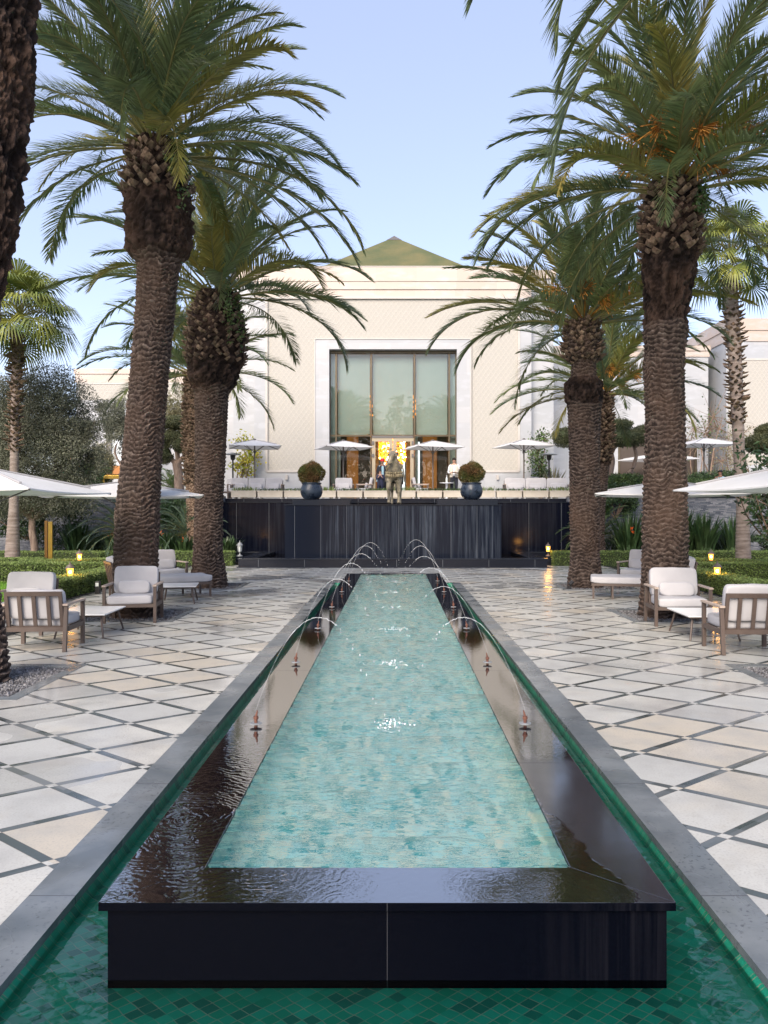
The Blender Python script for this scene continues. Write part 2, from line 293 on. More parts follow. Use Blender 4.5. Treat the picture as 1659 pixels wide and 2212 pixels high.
def m_marble(name, a, b, bh=.75, bw=1.5):
    g = G(name); g.pos(); h = g.op('ADD', g.x, g.y)
    row = g.op('FLOOR', g.op('DIVIDE', g.z, bh)); u = g.op('ADD', g.op('DIVIDE', h, bw), g.op('MULTIPLY', row, .37))
    r = g.white(g.vec(g.op('FLOOR', u), row, 0.0))
    col = g.mix(r, a, b); col = g.mix(g.ramp(g.noise(1.4, 5, (1, 1, 2.5)), .5, .7, 0, .35), col, (0.52, 0.55, 0.60))
    jz = g.op('LESS_THAN', g.op('FRACT', g.op('DIVIDE', g.z, bh)), .012); jx = g.op('LESS_THAN', g.op('FRACT', u), .006)
    col = g.mix(g.op('MULTIPLY', g.op('MAXIMUM', jz, jx), .35), col, (0.35, .34, .33))
    g.set(c=col, r=.45); return g.m
def m_lattice(name='carved_lattice', P=.235):
    g = G(name); g.pos()
    a = g.op('DIVIDE', g.x, P); b = g.op('DIVIDE', g.z, P * 1.35)
    wob = g.op('MULTIPLY', g.op('SINE', g.op('MULTIPLY', g.op('ADD', a, b), 2 * PI * 2)), .045)
    wob2 = g.op('MULTIPLY', g.op('SINE', g.op('MULTIPLY', g.op('SUBTRACT', a, b), 2 * PI * 2)), .045)
    u = g.op('ADD', g.op('ADD', a, b), wob2); v = g.op('ADD', g.op('SUBTRACT', a, b), wob)
    du = g.op('ABSOLUTE', g.op('SUBTRACT', g.op('FRACT', u), .5)); dv = g.op('ABSOLUTE', g.op('SUBTRACT', g.op('FRACT', v), .5))
    line = g.op('MAXIMUM', g.ramp(du, .36, .44), g.ramp(dv, .36, .44))
    col = g.mix(line, (0.40, 0.39, 0.355), (0.445, 0.43, 0.385))
    g.set(c=col, r=.6); g.bump(line, .5, .015); return g.m
def m_stonewall():
    g = G('stacked_stone'); g.pos(); h = g.op('ADD', g.x, g.y)
    row = g.op('FLOOR', g.op('DIVIDE', g.z, .045)); u = g.op('ADD', g.op('DIVIDE', h, .21), g.op('MULTIPLY', row, .43))
    r = g.white(g.vec(g.op('FLOOR', u), row, 0.0)); col = g.mix(r, (0.07, 0.085, 0.11), (0.24, 0.25, 0.27))
    g.set(c=col, r=.8); g.bump(g.op('ADD', r, g.noise(20, 4)), .9, .04); return g.m
MT['paving'] = m_paving(); MT['coping'] = m_coping(); MT['rim'] = m_rim()
MT['granite'] = granite('black_granite', rough=.25, sp=.03, streak=.35, smin=.55, smax=1.2, streak_c=(0.02, .02, .026), jx=200, j0=0.0)
MT['granite_wet'] = granite('wet_granite_wall', (0.008, 0.011, 0.019), streak=.7, jx=.9, j0=.18, rough=.14, smin=-2.6, smax=3.75, sp=.22, streak_c=(.085, .105, .135))
MT['granite_side'] = granite('granite_side_wall', (0.003, 0.004, 0.009), streak=.12, jx=1.25, j0=.2, rough=.12, sp=.2)
MT['granite_low'] = granite('granite_low_wall', (0.007, 0.009, 0.015), jx=1.5, j0=.1, rough=.2)
MT['granite_cap'] = granite('granite_cap', (0.016, 0.02, 0.028), rough=.15)
MT['zellige'] = m_zellige('green_zellige', .082, (0.014, 0.27, 0.16), (0.028, 0.38, 0.25), (0.02, 0.18, 0.125), lo=.84, gcol=(.32, .34, .24))
MT['mosaic'] = m_zellige('pool_mosaic', .036, (0.45, 0.96, 0.96), (1.0, 1.0, 0.80), (0.02, 0.45, 0.46), diag=False, gcol=(.5, .7, .6), lo=.70)
MT['water'] = m_poolwater('pool_water', (1.0, 1.0, 1.0), 14, .35, (1, 2.6, 1), .9)
MT['channel_water'] = m_clearwater('channel_water', (0.80, .96, .93), 3.5, .22)
MT['low_water'] = m_clearwater('basin_water', (0.5, .7, .7), 5, .1)
MT['pane'] = m_pane('window_glass', (.93, .97, .96), .84); MT['pane_low'] = m_pane('door_glass', (.9, .92, .9), .85)
MT['marble'] = m_marble('marble_blocks', (0.36, 0.385, 0.41), (0.42, 0.435, 0.45))
MT['marble_up'] = m_marble('marble_sun_tinted', (0.47, 0.395, 0.335), (0.53, 0.46, 0.40), 20, 1.9)  # peach tint paints the warm low-sun glow onto the upper stonework
MT['lattice'] = m_lattice(); MT['stone'] = m_stonewall()
def m_jet():
    g = G('jet_water'); g.set(c=(0.92, 0.96, 1, 1), r=.12); t = g.n('ShaderNodeBsdfTransparent')
    mx = g.n('ShaderNodeMixShader'); mx.inputs[0].default_value = .36; g.l(t.outputs[0], mx.inputs[1]); g.l(g.p.outputs[0], mx.inputs[2]); g.l(mx.outputs[0], g.out.inputs[0]); return g.m
MT['jet'] = m_jet()

# ------------------------------------------------------------------ mesh builder
class MB:
    def __init__(s): s.V = []; s.F = []; s.n = 0
    def raw(s, v, f):
        """v: N x 3, f: M x k face index array (k = 3 or 4)"""
        v = np.asarray(v, float).reshape(-1, 3); s.V.append(v); s.F.append(np.asarray(f, int) + s.n); s.n += len(v); return s
    def box(s, x0, x1, y0, y1, z0, z1, M=None):
        v = np.array([(x, y, z) for x in (x0, x1) for y in (y0, y1) for z in (z0, z1)], float)
        if M is not None: v = np.array([(M @ Vector(p))[:] for p in v])
        return s.raw(v, [(0, 1, 3, 2), (4, 6, 7, 5), (0, 4, 5, 1), (2, 3, 7, 6), (0, 2, 6, 4), (1, 5, 7, 3)])
    def poly(s, pts, z0, z1):
        n = len(pts); v = [(p[0], p[1], z0) for p in pts] + [(p[0], p[1], z1) for p in pts]
        s.raw(v, [(i, (i + 1) % n, n + (i + 1) % n, n + i) for i in range(n)])
        c = np.mean(np.array(pts), 0); s.raw([(p[0], p[1], z1) for p in pts] + [(c[0], c[1], z1)], [(i, (i + 1) % n, n) for i in range(n)]); return s
    def tube(s, pts, rad, seg=8, cap=True):
        pts = np.asarray(pts, float); n = len(pts); rad = np.broadcast_to(np.asarray(rad, float), (n,))
        t = np.gradient(pts, axis=0); t /= np.linalg.norm(t, axis=1)[:, None] + 1e-9
        ref = np.where(np.abs(t[:, 2:3]) > .9, np.array([[1., 0, 0]]), np.array([[0, 0, 1.]]))
        a = np.cross(t, ref); a /= np.linalg.norm(a, axis=1)[:, None] + 1e-9; b = np.cross(t, a)
        th = np.arange(seg) / seg * 2 * PI
        v = pts[:, None] + rad[:, None, None] * (a[:, None] * np.cos(th)[None, :, None] + b[:, None] * np.sin(th)[None, :, None])
        i = np.arange(n - 1)[:, None]; j = np.arange(seg)[None]; j2 = (j + 1) % seg
        f = np.stack([i * seg + j, i * seg + j2, (i + 1) * seg + j2, (i + 1) * seg + j], -1).reshape(-1, 4)
        s.raw(v.reshape(-1, 3), f)
        if cap:
            for k in (0, n - 1):
                s.raw(np.vstack([v[k], pts[k:k + 1]]), [(q, (q + 1) % seg, seg) for q in range(seg)])
        return s
    def lathe(s, prof, c=(0, 0, 0), seg=24, sq=0):
        prof = np.asarray(prof, float); n = len(prof); th = np.arange(seg) / seg * 2 * PI
        v = np.stack([prof[:, 0:1] * np.cos(th)[None] + c[0], prof[:, 0:1] * np.sin(th)[None] + c[1], np.repeat(prof[:, 1:2], seg, 1) + c[2]], -1)
        i = np.arange(n - 1)[:, None]; j = np.arange(seg)[None]; j2 = (j + 1) % seg
        f = np.stack([i * seg + j, i * seg + j2, (i + 1) * seg + j2, (i + 1) * seg + j], -1).reshape(-1, 4)
        return s.raw(v.reshape(-1, 3), f)
    def grid(s, X, Y, Z):
        n, m = X.shape; v = np.stack([X, Y, Z], -1).reshape(-1, 3)
        i = np.arange(n - 1)[:, None]; j = np.arange(m - 1)[None]
        f = np.stack([i * m + j, (i + 1) * m + j, (i + 1) * m + j + 1, i * m + j + 1], -1).reshape(-1, 4)
        return s.raw(v, f)
    def sphere(s, c, r, seg=8, rings=5, sc3=(1, 1, 1)):
        th = np.linspace(0, PI, rings + 1); p = [(max(1e-4, math.sin(t)) * r, -math.cos(t) * r) for t in th]
        k = MB().lathe(p, (0, 0, 0), seg); return s.raw(k.V[0] * np.array(sc3) + np.array(c), k.F[0])
    def build(s, name, m, parent=None, smooth=False, loc=None, bevel=0, tagk=None):
        me = bpy.data.meshes.new(name); V = np.vstack(s.V)
        if loc is not None: V = V - np.array(loc)
        cnt = np.concatenate([np.full(len(f), f.shape[1]) for f in s.F]); idx = np.concatenate([f.ravel() for f in s.F])
        me.vertices.add(len(V)); me.vertices.foreach_set('co', V.ravel().astype(np.float32))
        me.loops.add(len(idx)); me.loops.foreach_set('vertex_index', idx.astype(np.int32))
        me.polygons.add(len(cnt)); st = np.concatenate([[0], np.cumsum(cnt)[:-1]])
        me.polygons.foreach_set('loop_start', st.astype(np.int32)); me.polygons.foreach_set('loop_total', cnt.astype(np.int32))
        me.polygons.foreach_set('use_smooth', np.full(len(cnt), bool(smooth)))
        me.update(calc_edges=True); me.validate(); me.polygons.foreach_set('use_smooth', np.full(len(me.polygons), bool(smooth)))
        if isinstance(m, str): m = MT[m]
        me.materials.append(m)
        if bevel:
            bm = bmesh.new(); bm.from_mesh(me); bmesh.ops.remove_doubles(bm, verts=bm.verts, dist=1e-5)
            bmesh.ops.bevel(bm, geom=[e for e in bm.edges if len(e.link_faces) == 2 and e.calc_face_angle(0) > .5], offset=bevel, segments=2, affect='EDGES', profile=.7); bm.to_mesh(me); bm.free()
        o = bpy.data.objects.new(name, me); COL.objects.link(o)
        if loc is not None: o.location = loc
        if parent: o.parent = parent
        if tagk: o['kind'] = tagk
        return o
def tag(o, label, cat, group=None):
    o['label'] = label; o['category'] = cat
    if group: o['group'] = group
    return o
def thing(name, label, cat, loc=(0, 0, 0), rz=0, group=None):
    o = bpy.data.objects.new(name, None); COL.objects.link(o); o.empty_display_size = .2
    o.location = loc; o.rotation_euler = (0, 0, rz); return tag(o, label, cat, group)
def dup(root, loc, rz, label, group=None):
    def cp(o, par):
        c = o.copy(); COL.objects.link(c); c.parent = par
        for ch in o.children: cp(ch, c)
        return c
    r = cp(root, None); r.location = loc; r.rotation_euler = (0, 0, rz); r['label'] = label
    if group: r['group'] = group
    return r
_T = RNG.random((64, 64, 64))
def vnoise(p):
    p = np.asarray(p); i = np.floor(p).astype(int); f = p - i; f = f * f * (3 - 2 * f); o = 0
    for dx in (0, 1):
        for dy in (0, 1):
            for dz in (0, 1):
                o = o + _T[(i[..., 0] + dx) % 64, (i[..., 1] + dy) % 64, (i[..., 2] + dz) % 64] * (f[..., 0] if dx else 1 - f[..., 0]) * (f[..., 1] if dy else 1 - f[..., 1]) * (f[..., 2] if dz else 1 - f[..., 2])
    return o
def norm(a): return a / (np.linalg.norm(a, axis=-1, keepdims=True) + 1e-9)
def leaves(mb, P, L, W, D=None, bend=.25):
    """rhombic leaves at points P with random direction (or D)"""
    n = len(P)
    if D is None: D = norm(RNG.normal(size=(n, 3)))
    s = norm(np.cross(D, RNG.normal(size=(n, 3)))); L = np.broadcast_to(L, (n,))[:, None] * RNG.uniform(.7, 1.3, (n, 1)); W = np.broadcast_to(W, (n,))[:, None]
    up = np.cross(s, D)
    v = np.stack([P, P + D * L * .5 + s * W * .5, P + D * L - up * L * bend, P + D * L * .5 - s * W * .5], 1)
    mb.raw(v.reshape(-1, 3), np.arange(4 * n).reshape(-1, 4)); return mb
def cloud_pts(c, r, n, shell=.5, sq=.8, freq=2.0, thr=.45):
    out = []; c = np.array(c); r = np.array(r)
    while sum(map(len, out)) < n:
        d = norm(RNG.normal(size=(n, 3))); rad = (shell + (1 - shell) * RNG.random((n, 1)) ** .6)
        lump = .82 + .36 * vnoise(d * 2.3 + c[:3] * .7 + 20)[:, None]
        p = c + d * r * rad * lump; k = vnoise(p * freq + 11) > thr; out.append(p[k])
    return np.vstack(out)[:n]

# ------------------------------------------------------------------ setting: ground, pool
PX = 1.50; CW = .225; Y1 = 20.3; Y0 = .9
g = MB()
B = 160.
def sheet(mb, x0, x1, y0, y1, z): mb.raw([(x0, y0, z), (x1, y0, z), (x1, y1, z), (x0, y1, z)], [(0, 1, 2, 3)])
PITS = [(-5.47, -3.67), (4.01, 5.81)]; PY = (8.6, 14.0, 19.4); PH = .9
ground = MB()
for (a, b, c, d) in ((-B, B, -B, -9, ), (-B, -9.5, -9, B), (9.9, B, -9, B), (-9.5, 9.9, 28.5, B)): sheet(ground, a, b, c, d, -.06)
ground.build('ground', 'soil', tagk='structure')
pv = MB()
def pave_col(x0, x1, y0, y1, holes):
    y = y0
    for (h0, h1) in holes: sheet(pv, x0, x1, y, h0, 0); y = h1
    sheet(pv, x0, x1, y, y1, 0)
PA, PB = -9.0, 31.5
holes = [(y - PH, y + PH) for y in PY]
pave_col(-6.8, PITS[0][0], PA, PB, []); pave_col(PITS[0][0], PITS[0][1], PA, PB, holes)
pave_col(PITS[0][1], -PX - CW, PA, PB, []); sheet(pv, -PX - CW, PX + CW, Y1, PB, 0); sheet(pv, -PX - CW, PX + CW, PA, Y0 - CW, 0)
pave_col(PX + CW, PITS[1][0], PA, PB, []); pave_col(PITS[1][0], PITS[1][1], PA, PB, holes); pave_col(PITS[1][1], 7.1, PA, PB, [])
pv.build('pavement', 'paving', tagk='structure')
cp = MB()
for s in (-1, 1):
    a, b = sorted((s * PX, s * (PX + CW))); cp.box(a, b, Y0 - CW, Y1, -.035, .006)
    a, b = sorted((s * (PX + .02), s * (PX + CW - .02))); cp.box(a, b, Y0, Y1, -.22, -.035)
cp.box(-PX, PX, Y0 - CW, Y0, -.035, .006)
cp.build('pool_coping', 'coping', tagk='structure')
wl = MB()
for s in (-1, 1):
    a, b = sorted((s * (PX + .005), s * (PX + .018))); wl.box(a, b, Y0, Y1, -.12, -.037)
wl.box(-PX, PX, Y1, Y1 + .15, -.12, -.004); wl.box(-PX, PX, Y0 - .1, Y0, -.12, -.037)
wl.build('pool_channel_wall', 'zellige', tagk='structure')
fl = MB(); sheet(fl, -PX - .02, PX + .02, Y0 - .1, Y1 + .1, -.115); fl.build('pool_channel_floor', 'zellige', tagk='structure')
def wavegrid(x0, x1, y0, y1, z, step, drops, amp, hole=None):
    nx = int((x1 - x0) / step) + 1; ny = int((y1 - y0) / step) + 1
    X, Y = np.meshgrid(np.linspace(x0, x1, nx), np.linspace(y0, y1, ny), indexing='ij'); Z = np.zeros_like(X)
    for (dx, dy, A, L, rng) in drops:
        r = np.hypot(X - dx, Y - dy) + 1e-3; Z += A * np.sin(r * 2 * PI / L) * np.exp(-r / rng)
    wz = lambda a_, b_, c_: vnoise(np.stack([X * a_ + c_, Y * b_ + c_ + .6 * vnoise(np.stack([X * 2, Y * 2, X * 0 + c_], -1)) * 4, X * 0 + c_], -1)) - .5
    Z += amp * (.42 * wz(3.5, 11, 1) + .42 * wz(6, 25, 5) + .20 * wz(12, 46, 9))
    return X, Y, Z + z
NOZ = [5.85, 8.22, 10.6, 12.95, 15.4, 17.75]
w1 = MB(); X, Y, Z = wavegrid(-.815, .815, 3.545, 19.9, .247, .013, [(0, y, .0030, .10, .95) for y in NOZ] + [(.1, y + 1.1, .0015, .17, .9) for y in NOZ] + [(0, 4.2, .001, .2, 1)], .030)
w1.grid(X, Y, Z); w1.build('pool_water', 'water', smooth=True, tagk='structure')
w2 = MB()
for (a, b, c, d) in ((-1.5, -1.152, 1.0, Y1), (1.152, 1.5, 1.0, Y1), (-1.152, 1.152, 1.0, 3.238), (-1.152, 1.152, 20.17, Y1)):
    X, Y, Z = wavegrid(a, b, c, d, -.08, .03, [(-1.30, 2.98, .004, .06, .13), (-1.32, 3.3, .0025, .06, .12), (1.36, 3.05, .003, .07, .15)], .0012); w2.grid(X, Y, Z)
w2.build('channel_water', 'channel_water', smooth=True, tagk='structure')
# raised black basin
bt = thing('raised_basin', 'long raised black granite basin brimming with turquoise rippled water', 'fountain basin', (0, 3.2, 0))
def ch(o, par):
    o.parent = par; o.matrix_parent_inverse = Matrix.Translation(-Vector(par.location)); return o
b = MB(); b.box(-1.15, 1.15, 3.24, 3.5, -.113, .212); b.box(-1.15, 1.15, 19.95, 20.16, -.113, .212)
b.box(-1.15, -.84, 3.5, 19.95, -.113, .212); b.box(.84, 1.15, 3.5, 19.95, -.113, .212)
ch(b.build('wall', 'granite'), bt)
b = MB()
def quad_slab(mb, p, z0, z1):
    v = [(x, y, z1) for x, y in p] + [(x, y, z0) for x, y in p]
    mb.raw(v, [(0, 1, 2, 3), (7, 6, 5, 4)] + [(i, 4 + i, 4 + (i + 1) % 4, (i + 1) % 4) for i in range(4)])
o_, i_ = 1.18, .82; f0, f1, k0, k1 = 3.215, 3.535, 20.19, 19.91; q = .0015
quad_slab(b, [(-o_, f0), (o_, f0), (i_, f1 - q), (-i_, f1 - q)], .216, .25); quad_slab(b, [(-o_, k0), (-i_, k1), (i_, k1), (o_, k0)], .216, .25)
for s in (-1, 1):
    ys = [0, 5.0, 7.9, 10.8, 13.7, 16.6, 99]
    for a_, b_ in zip(ys[:-1], ys[1:]):
        ya0 = f0 + q * 2 if a_ == 0 else a_ + .002; ya1 = f1 + q if a_ == 0 else a_ + .002
        yb0 = k0 - q if b_ == 99 else b_; yb1 = k1 - q if b_ == 99 else b_
        p = [(s * (o_ - 0), ya0), (s * i_, ya1), (s * i_, yb1), (s * o_, yb0)]
        quad_slab(b, p if s < 0 else p[::-1], .216, .25)
ro = ch(b.build('rim', 'rim', bevel=.0015), bt); ro.data.materials.append(MT['granite'])
for p_ in ro.data.polygons:
    if abs(p_.normal.z) < .8: p_.material_index = 1
b = MB(); sheet(b, -.84, .84, 3.5, 19.95, -.10)
b.box(-.838, -.822, 3.52, 19.93, -.10, .214); b.box(.822, .838, 3.52, 19.93, -.10, .214); b.box(-.82, .82, 3.52, 3.54, -.10, .214); b.box(-.82, .82, 19.91, 19.93, -.10, .214)
ch(b.build('mosaic_lining', 'mosaic'), bt)

# gravel pits with palms' kerb
for si, (x0, x1) in enumerate(PITS):
    for yi, y in enumerate(PY):
        k = MB(); kw = .13
        for (a, b_, c, d) in ((x0, x1, y - PH, y - PH + kw), (x0, x1, y + PH - kw, y + PH), (x0, x0 + kw, y - PH + kw, y + PH - kw), (x1 - kw, x1, y - PH + kw, y + PH - kw)): k.box(a, b_, c, d, -.06, .004)
        k.build('tree_pit_kerb', 'coping', tagk='structure')
        gb = MB(); sheet(gb, x0 + kw, x1 - kw, y - PH + kw, y + PH - kw, -.035); gb.build('tree_pit_bed', 'gravel_bed', tagk='structure')
        n = (9000, 4000, 2500)[yi]; P = np.stack([RNG.uniform(x0 + kw + .01, x1 - kw - .01, n), RNG.uniform(y - PH + kw + .01, y + PH - kw - .01, n), RNG.uniform(-.03, -.005, n)], -1)
        s = RNG.uniform(.008, .02, (n, 1, 1)) * RNG.uniform(.6, 1.3, (n, 1, 3)); rot = RNG.normal(size=(n, 3, 3)); rot, _ = np.linalg.qr(rot)
        octa = np.array([(1, 0, 0), (-1, 0, 0), (0, 1, 0), (0, -1, 0), (0, 0, .6), (0, 0, -.6)], float)
        v = np.einsum('nij,nkj->nki', rot, octa[None] * s) + P[:, None]
        fc = np.array([(0, 2, 4), (2, 1, 4), (1, 3, 4), (3, 0, 4), (2, 0, 5), (1, 2, 5), (3, 1, 5), (0, 3, 5)])
        gm = MB().raw(v.reshape(-1, 3), (np.arange(n)[:, None, None] * 6 + fc[None]).reshape(-1, 3)).build('gravel', 'gravel')
        gm['kind'] = 'stuff'; gm['label'] = 'small grey stones filling the square pit of a palm'; gm['category'] = 'gravel'

# ------------------------------------------------------------------ palms
def frond(mb, rb, base, az, el0, L, droop, wid=.50, tw=0., step=.034, bend=0., lw=.026, vang=.42, pw=1.75):
    N = 26; t = np.linspace(0, 1, N); el = el0 - droop * t ** pw; azt = az + bend * t ** 2
    d = np.stack([np.cos(el) * np.cos(azt), np.cos(el) * np.sin(azt), np.sin(el)], -1)
    p = np.array(base) + np.vstack([[0, 0, 0], np.cumsum((d[1:] + d[:-1]) / 2 * L / (N - 1), 0)])
    rb.tube(p, np.linspace(.028, .004, N) * (L / 3.5), 4, False)
    n = int(L * .86 / step); tt = np.linspace(.14, .995, n); k = np.clip((tt * (N - 1)).astype(int), 0, N - 2); f = (tt * (N - 1) - k)[:, None]
    q = p[k] * (1 - f) + p[k + 1] * f; dd = norm(d[k] * (1 - f) + d[k + 1] * f)
    s = np.stack([-np.sin(azt[k]), np.cos(azt[k]), 0 * tt], -1); u = norm(np.cross(dd, s)) * -1; u = np.where(u[:, 2:3] < 0, -u, u) if False else np.cross(s, dd) * -1
    u = norm(u); u = u * np.where((u @ np.array([0, 0, 1.])).mean() < 0, -1, 1)
    if tw: c, sn = math.cos(tw), math.sin(tw); s, u = s * c + u * sn, u * c - s * sn
    prof = np.clip(np.sin(PI * np.clip(.10 + .86 * tt, 0, 1)), .05, 1) ** .55
    for sg in (-1, 1):
        j = RNG.normal(0, 1, n)[:, None]; ang = (.92 - .5 * tt)[:, None] + .09 * j; va = vang + .16 * RNG.normal(0, 1, (n, 1))
        D = norm(dd * np.cos(ang) + (s * sg * np.cos(va) + u * np.sin(va)) * np.sin(ang))
        ll = (wid * prof * RNG.uniform(.85, 1.1, n))[:, None]
        qq = q + dd * RNG.uniform(-.01, .01, (n, 1)); g_ = np.array([0, 0, -1.])
        m1 = qq + D * ll * .5; tip = qq + D * ll + g_ * ll * .08
        wv = norm(np.cross(D, u + .6 * s * sg)) * lw * .5
        v = np.stack([qq - wv * .6, qq + wv * .6, m1 - wv, m1 + wv, tip], 1).reshape(-1, 3)
        i = np.arange(n)[:, None] * 5
        mb.raw(v, np.hstack([i, i + 1, i + 3, i + 2])); mb.F.append(np.hstack([i + 2, i + 3, i + 4]) + mb.n - len(v))
def palm_trunk(path, top_z, bulge_z, seg=110, dz=.015, amp=.045, seed=0, bz2=None):
    """path: rows (z, x, y, r). Leaf-scar ridges below bulge_z, rough old fibre above."""
    path = np.array(sorted(path)); zs = np.arange(path[0, 0], top_z, dz); X = np.interp(zs, path[:, 0], path[:, 1]); Yc = np.interp(zs, path[:, 0], path[:, 2]); Rr = np.interp(zs, path[:, 0], path[:, 3])
    ker = np.hanning(9); ker /= ker.sum(); pad = lambda a: np.convolve(np.pad(a, 4, 'edge'), ker, 'valid'); X, Yc, Rr = pad(X), pad(Yc), pad(Rr)
    th = np.arange(seg + 1) / seg * 2 * PI; T, Zg = np.meshgrid(th, zs); Tn = np.stack([np.cos(T) * 1.5, np.sin(T) * 1.5, Zg * 1.2], -1) + seed * 3.1
    p = .085; nsc = 7
    zz = Zg + .16 * (vnoise(Tn * 1.3) - .5) + .07 * (vnoise(Tn * np.array([3.2, 3.2, 5]) + 2) - .5) + .035 * (vnoise(Tn * 9) - .5); row = np.floor(zz / p)
    ph = np.abs(np.sin((T * nsc + row * PI) / 2 + 1.5 * vnoise(np.stack([row, row * 0, row * 0], -1)) + 1.2 * vnoise(Tn * 2.2 + 8)))
    zf = (zz + .024 * ph) / p; fr = zf - np.floor(zf); ridge = fr ** 1.6 * (1 - np.clip((fr - .86) / .14, 0, 1))
    mid = .5 * np.sin(zf * PI * 2 * 2.0) * .15
    d = amp * (ridge * (.35 + 1.1 * vnoise(Tn * np.array([5, 5, 7]) + 31)) + .35 * (vnoise(Tn * 7 + 9) - .5) + .35 * (vnoise(Tn * np.array([14, 14, 30]) + 5) - .5))
    rough = .10 * (vnoise(Tn * np.array([3.5, 3.5, 6]) + 40) - .45) + .07 * (vnoise(Tn * np.array([9, 9, 16]) + 7) - .5) + .03 * (vnoise(Tn * 24) - .5)
    k = 1 / (1 + np.exp(-(Zg - bulge_z - .15 * (vnoise(Tn * 2) - .5)) / .03))
    if bz2: k = np.clip(k * (1 / (1 + np.exp((Zg - bz2) / .03))), 0, 1)
    rad = Rr[:, None] - amp * .75 + d * (1 - k) + (rough + .01) * k; rad[:, -1] = rad[:, 0]
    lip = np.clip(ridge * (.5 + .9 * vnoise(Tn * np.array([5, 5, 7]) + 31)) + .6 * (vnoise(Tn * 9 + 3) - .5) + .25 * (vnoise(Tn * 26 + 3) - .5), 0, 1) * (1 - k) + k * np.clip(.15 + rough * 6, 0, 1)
    return MB().grid(X[:, None] + rad * np.cos(T), Yc[:, None] + rad * np.sin(T), Zg), k, lip
def boots(mb, path, z0, z1, seed, n=240, size=.13, out=.06):
    path = np.array(sorted(path)); i = np.arange(n); z = z0 + (z1 - z0) * (i + .5) / n; th = i * 2.39996 + seed + RNG.normal(0, .09, n); z = z + RNG.normal(0, .025, n)
    r = np.interp(z, path[:, 0], path[:, 3]) + .01; x = np.interp(z, path[:, 0], path[:, 1]); y = np.interp(z, path[:, 0], path[:, 2])
    rd = np.stack([np.cos(th), np.sin(th), 0 * th], -1); sd_ = np.stack([-np.sin(th), np.cos(th), 0 * th], -1); up = np.array([0, 0, 1.])
    c = np.stack([x, y, z], -1) + rd * r[:, None]; S = (size * RNG.uniform(.6, 1.35, n))[:, None]; o = (out * RNG.uniform(.2, 1.6, n))[:, None]; sd_ = norm(sd_ + up * RNG.normal(0, .22, (n, 1)))
    v = np.stack([c - sd_ * S * .55 - rd * .02, c - up * S * .45 - rd * .02, c + sd_ * S * .55 - rd * .02, c + up * S * .42 + rd * o * 1.25, c + up * S * .1 + rd * o - sd_ * S * .35, c + up * S * .1 + rd * o + sd_ * S * .35, c - up * S * .28 + rd * o * .5], 1).reshape(-1, 3)
    b_ = i[:, None] * 7
    mb.raw(v, np.vstack([np.hstack([b_ + 0, b_ + 1, b_ + 6, b_ + 4]), np.hstack([b_ + 1, b_ + 2, b_ + 5, b_ + 6]), np.hstack([b_ + 4, b_ + 6, b_ + 5, b_ + 3])]))
    mb.F.append(np.vstack([np.hstack([b_ + 0, b_ + 4, b_ + 3]), np.hstack([b_ + 2, b_ + 3, b_ + 5])]) + mb.n - len(v))
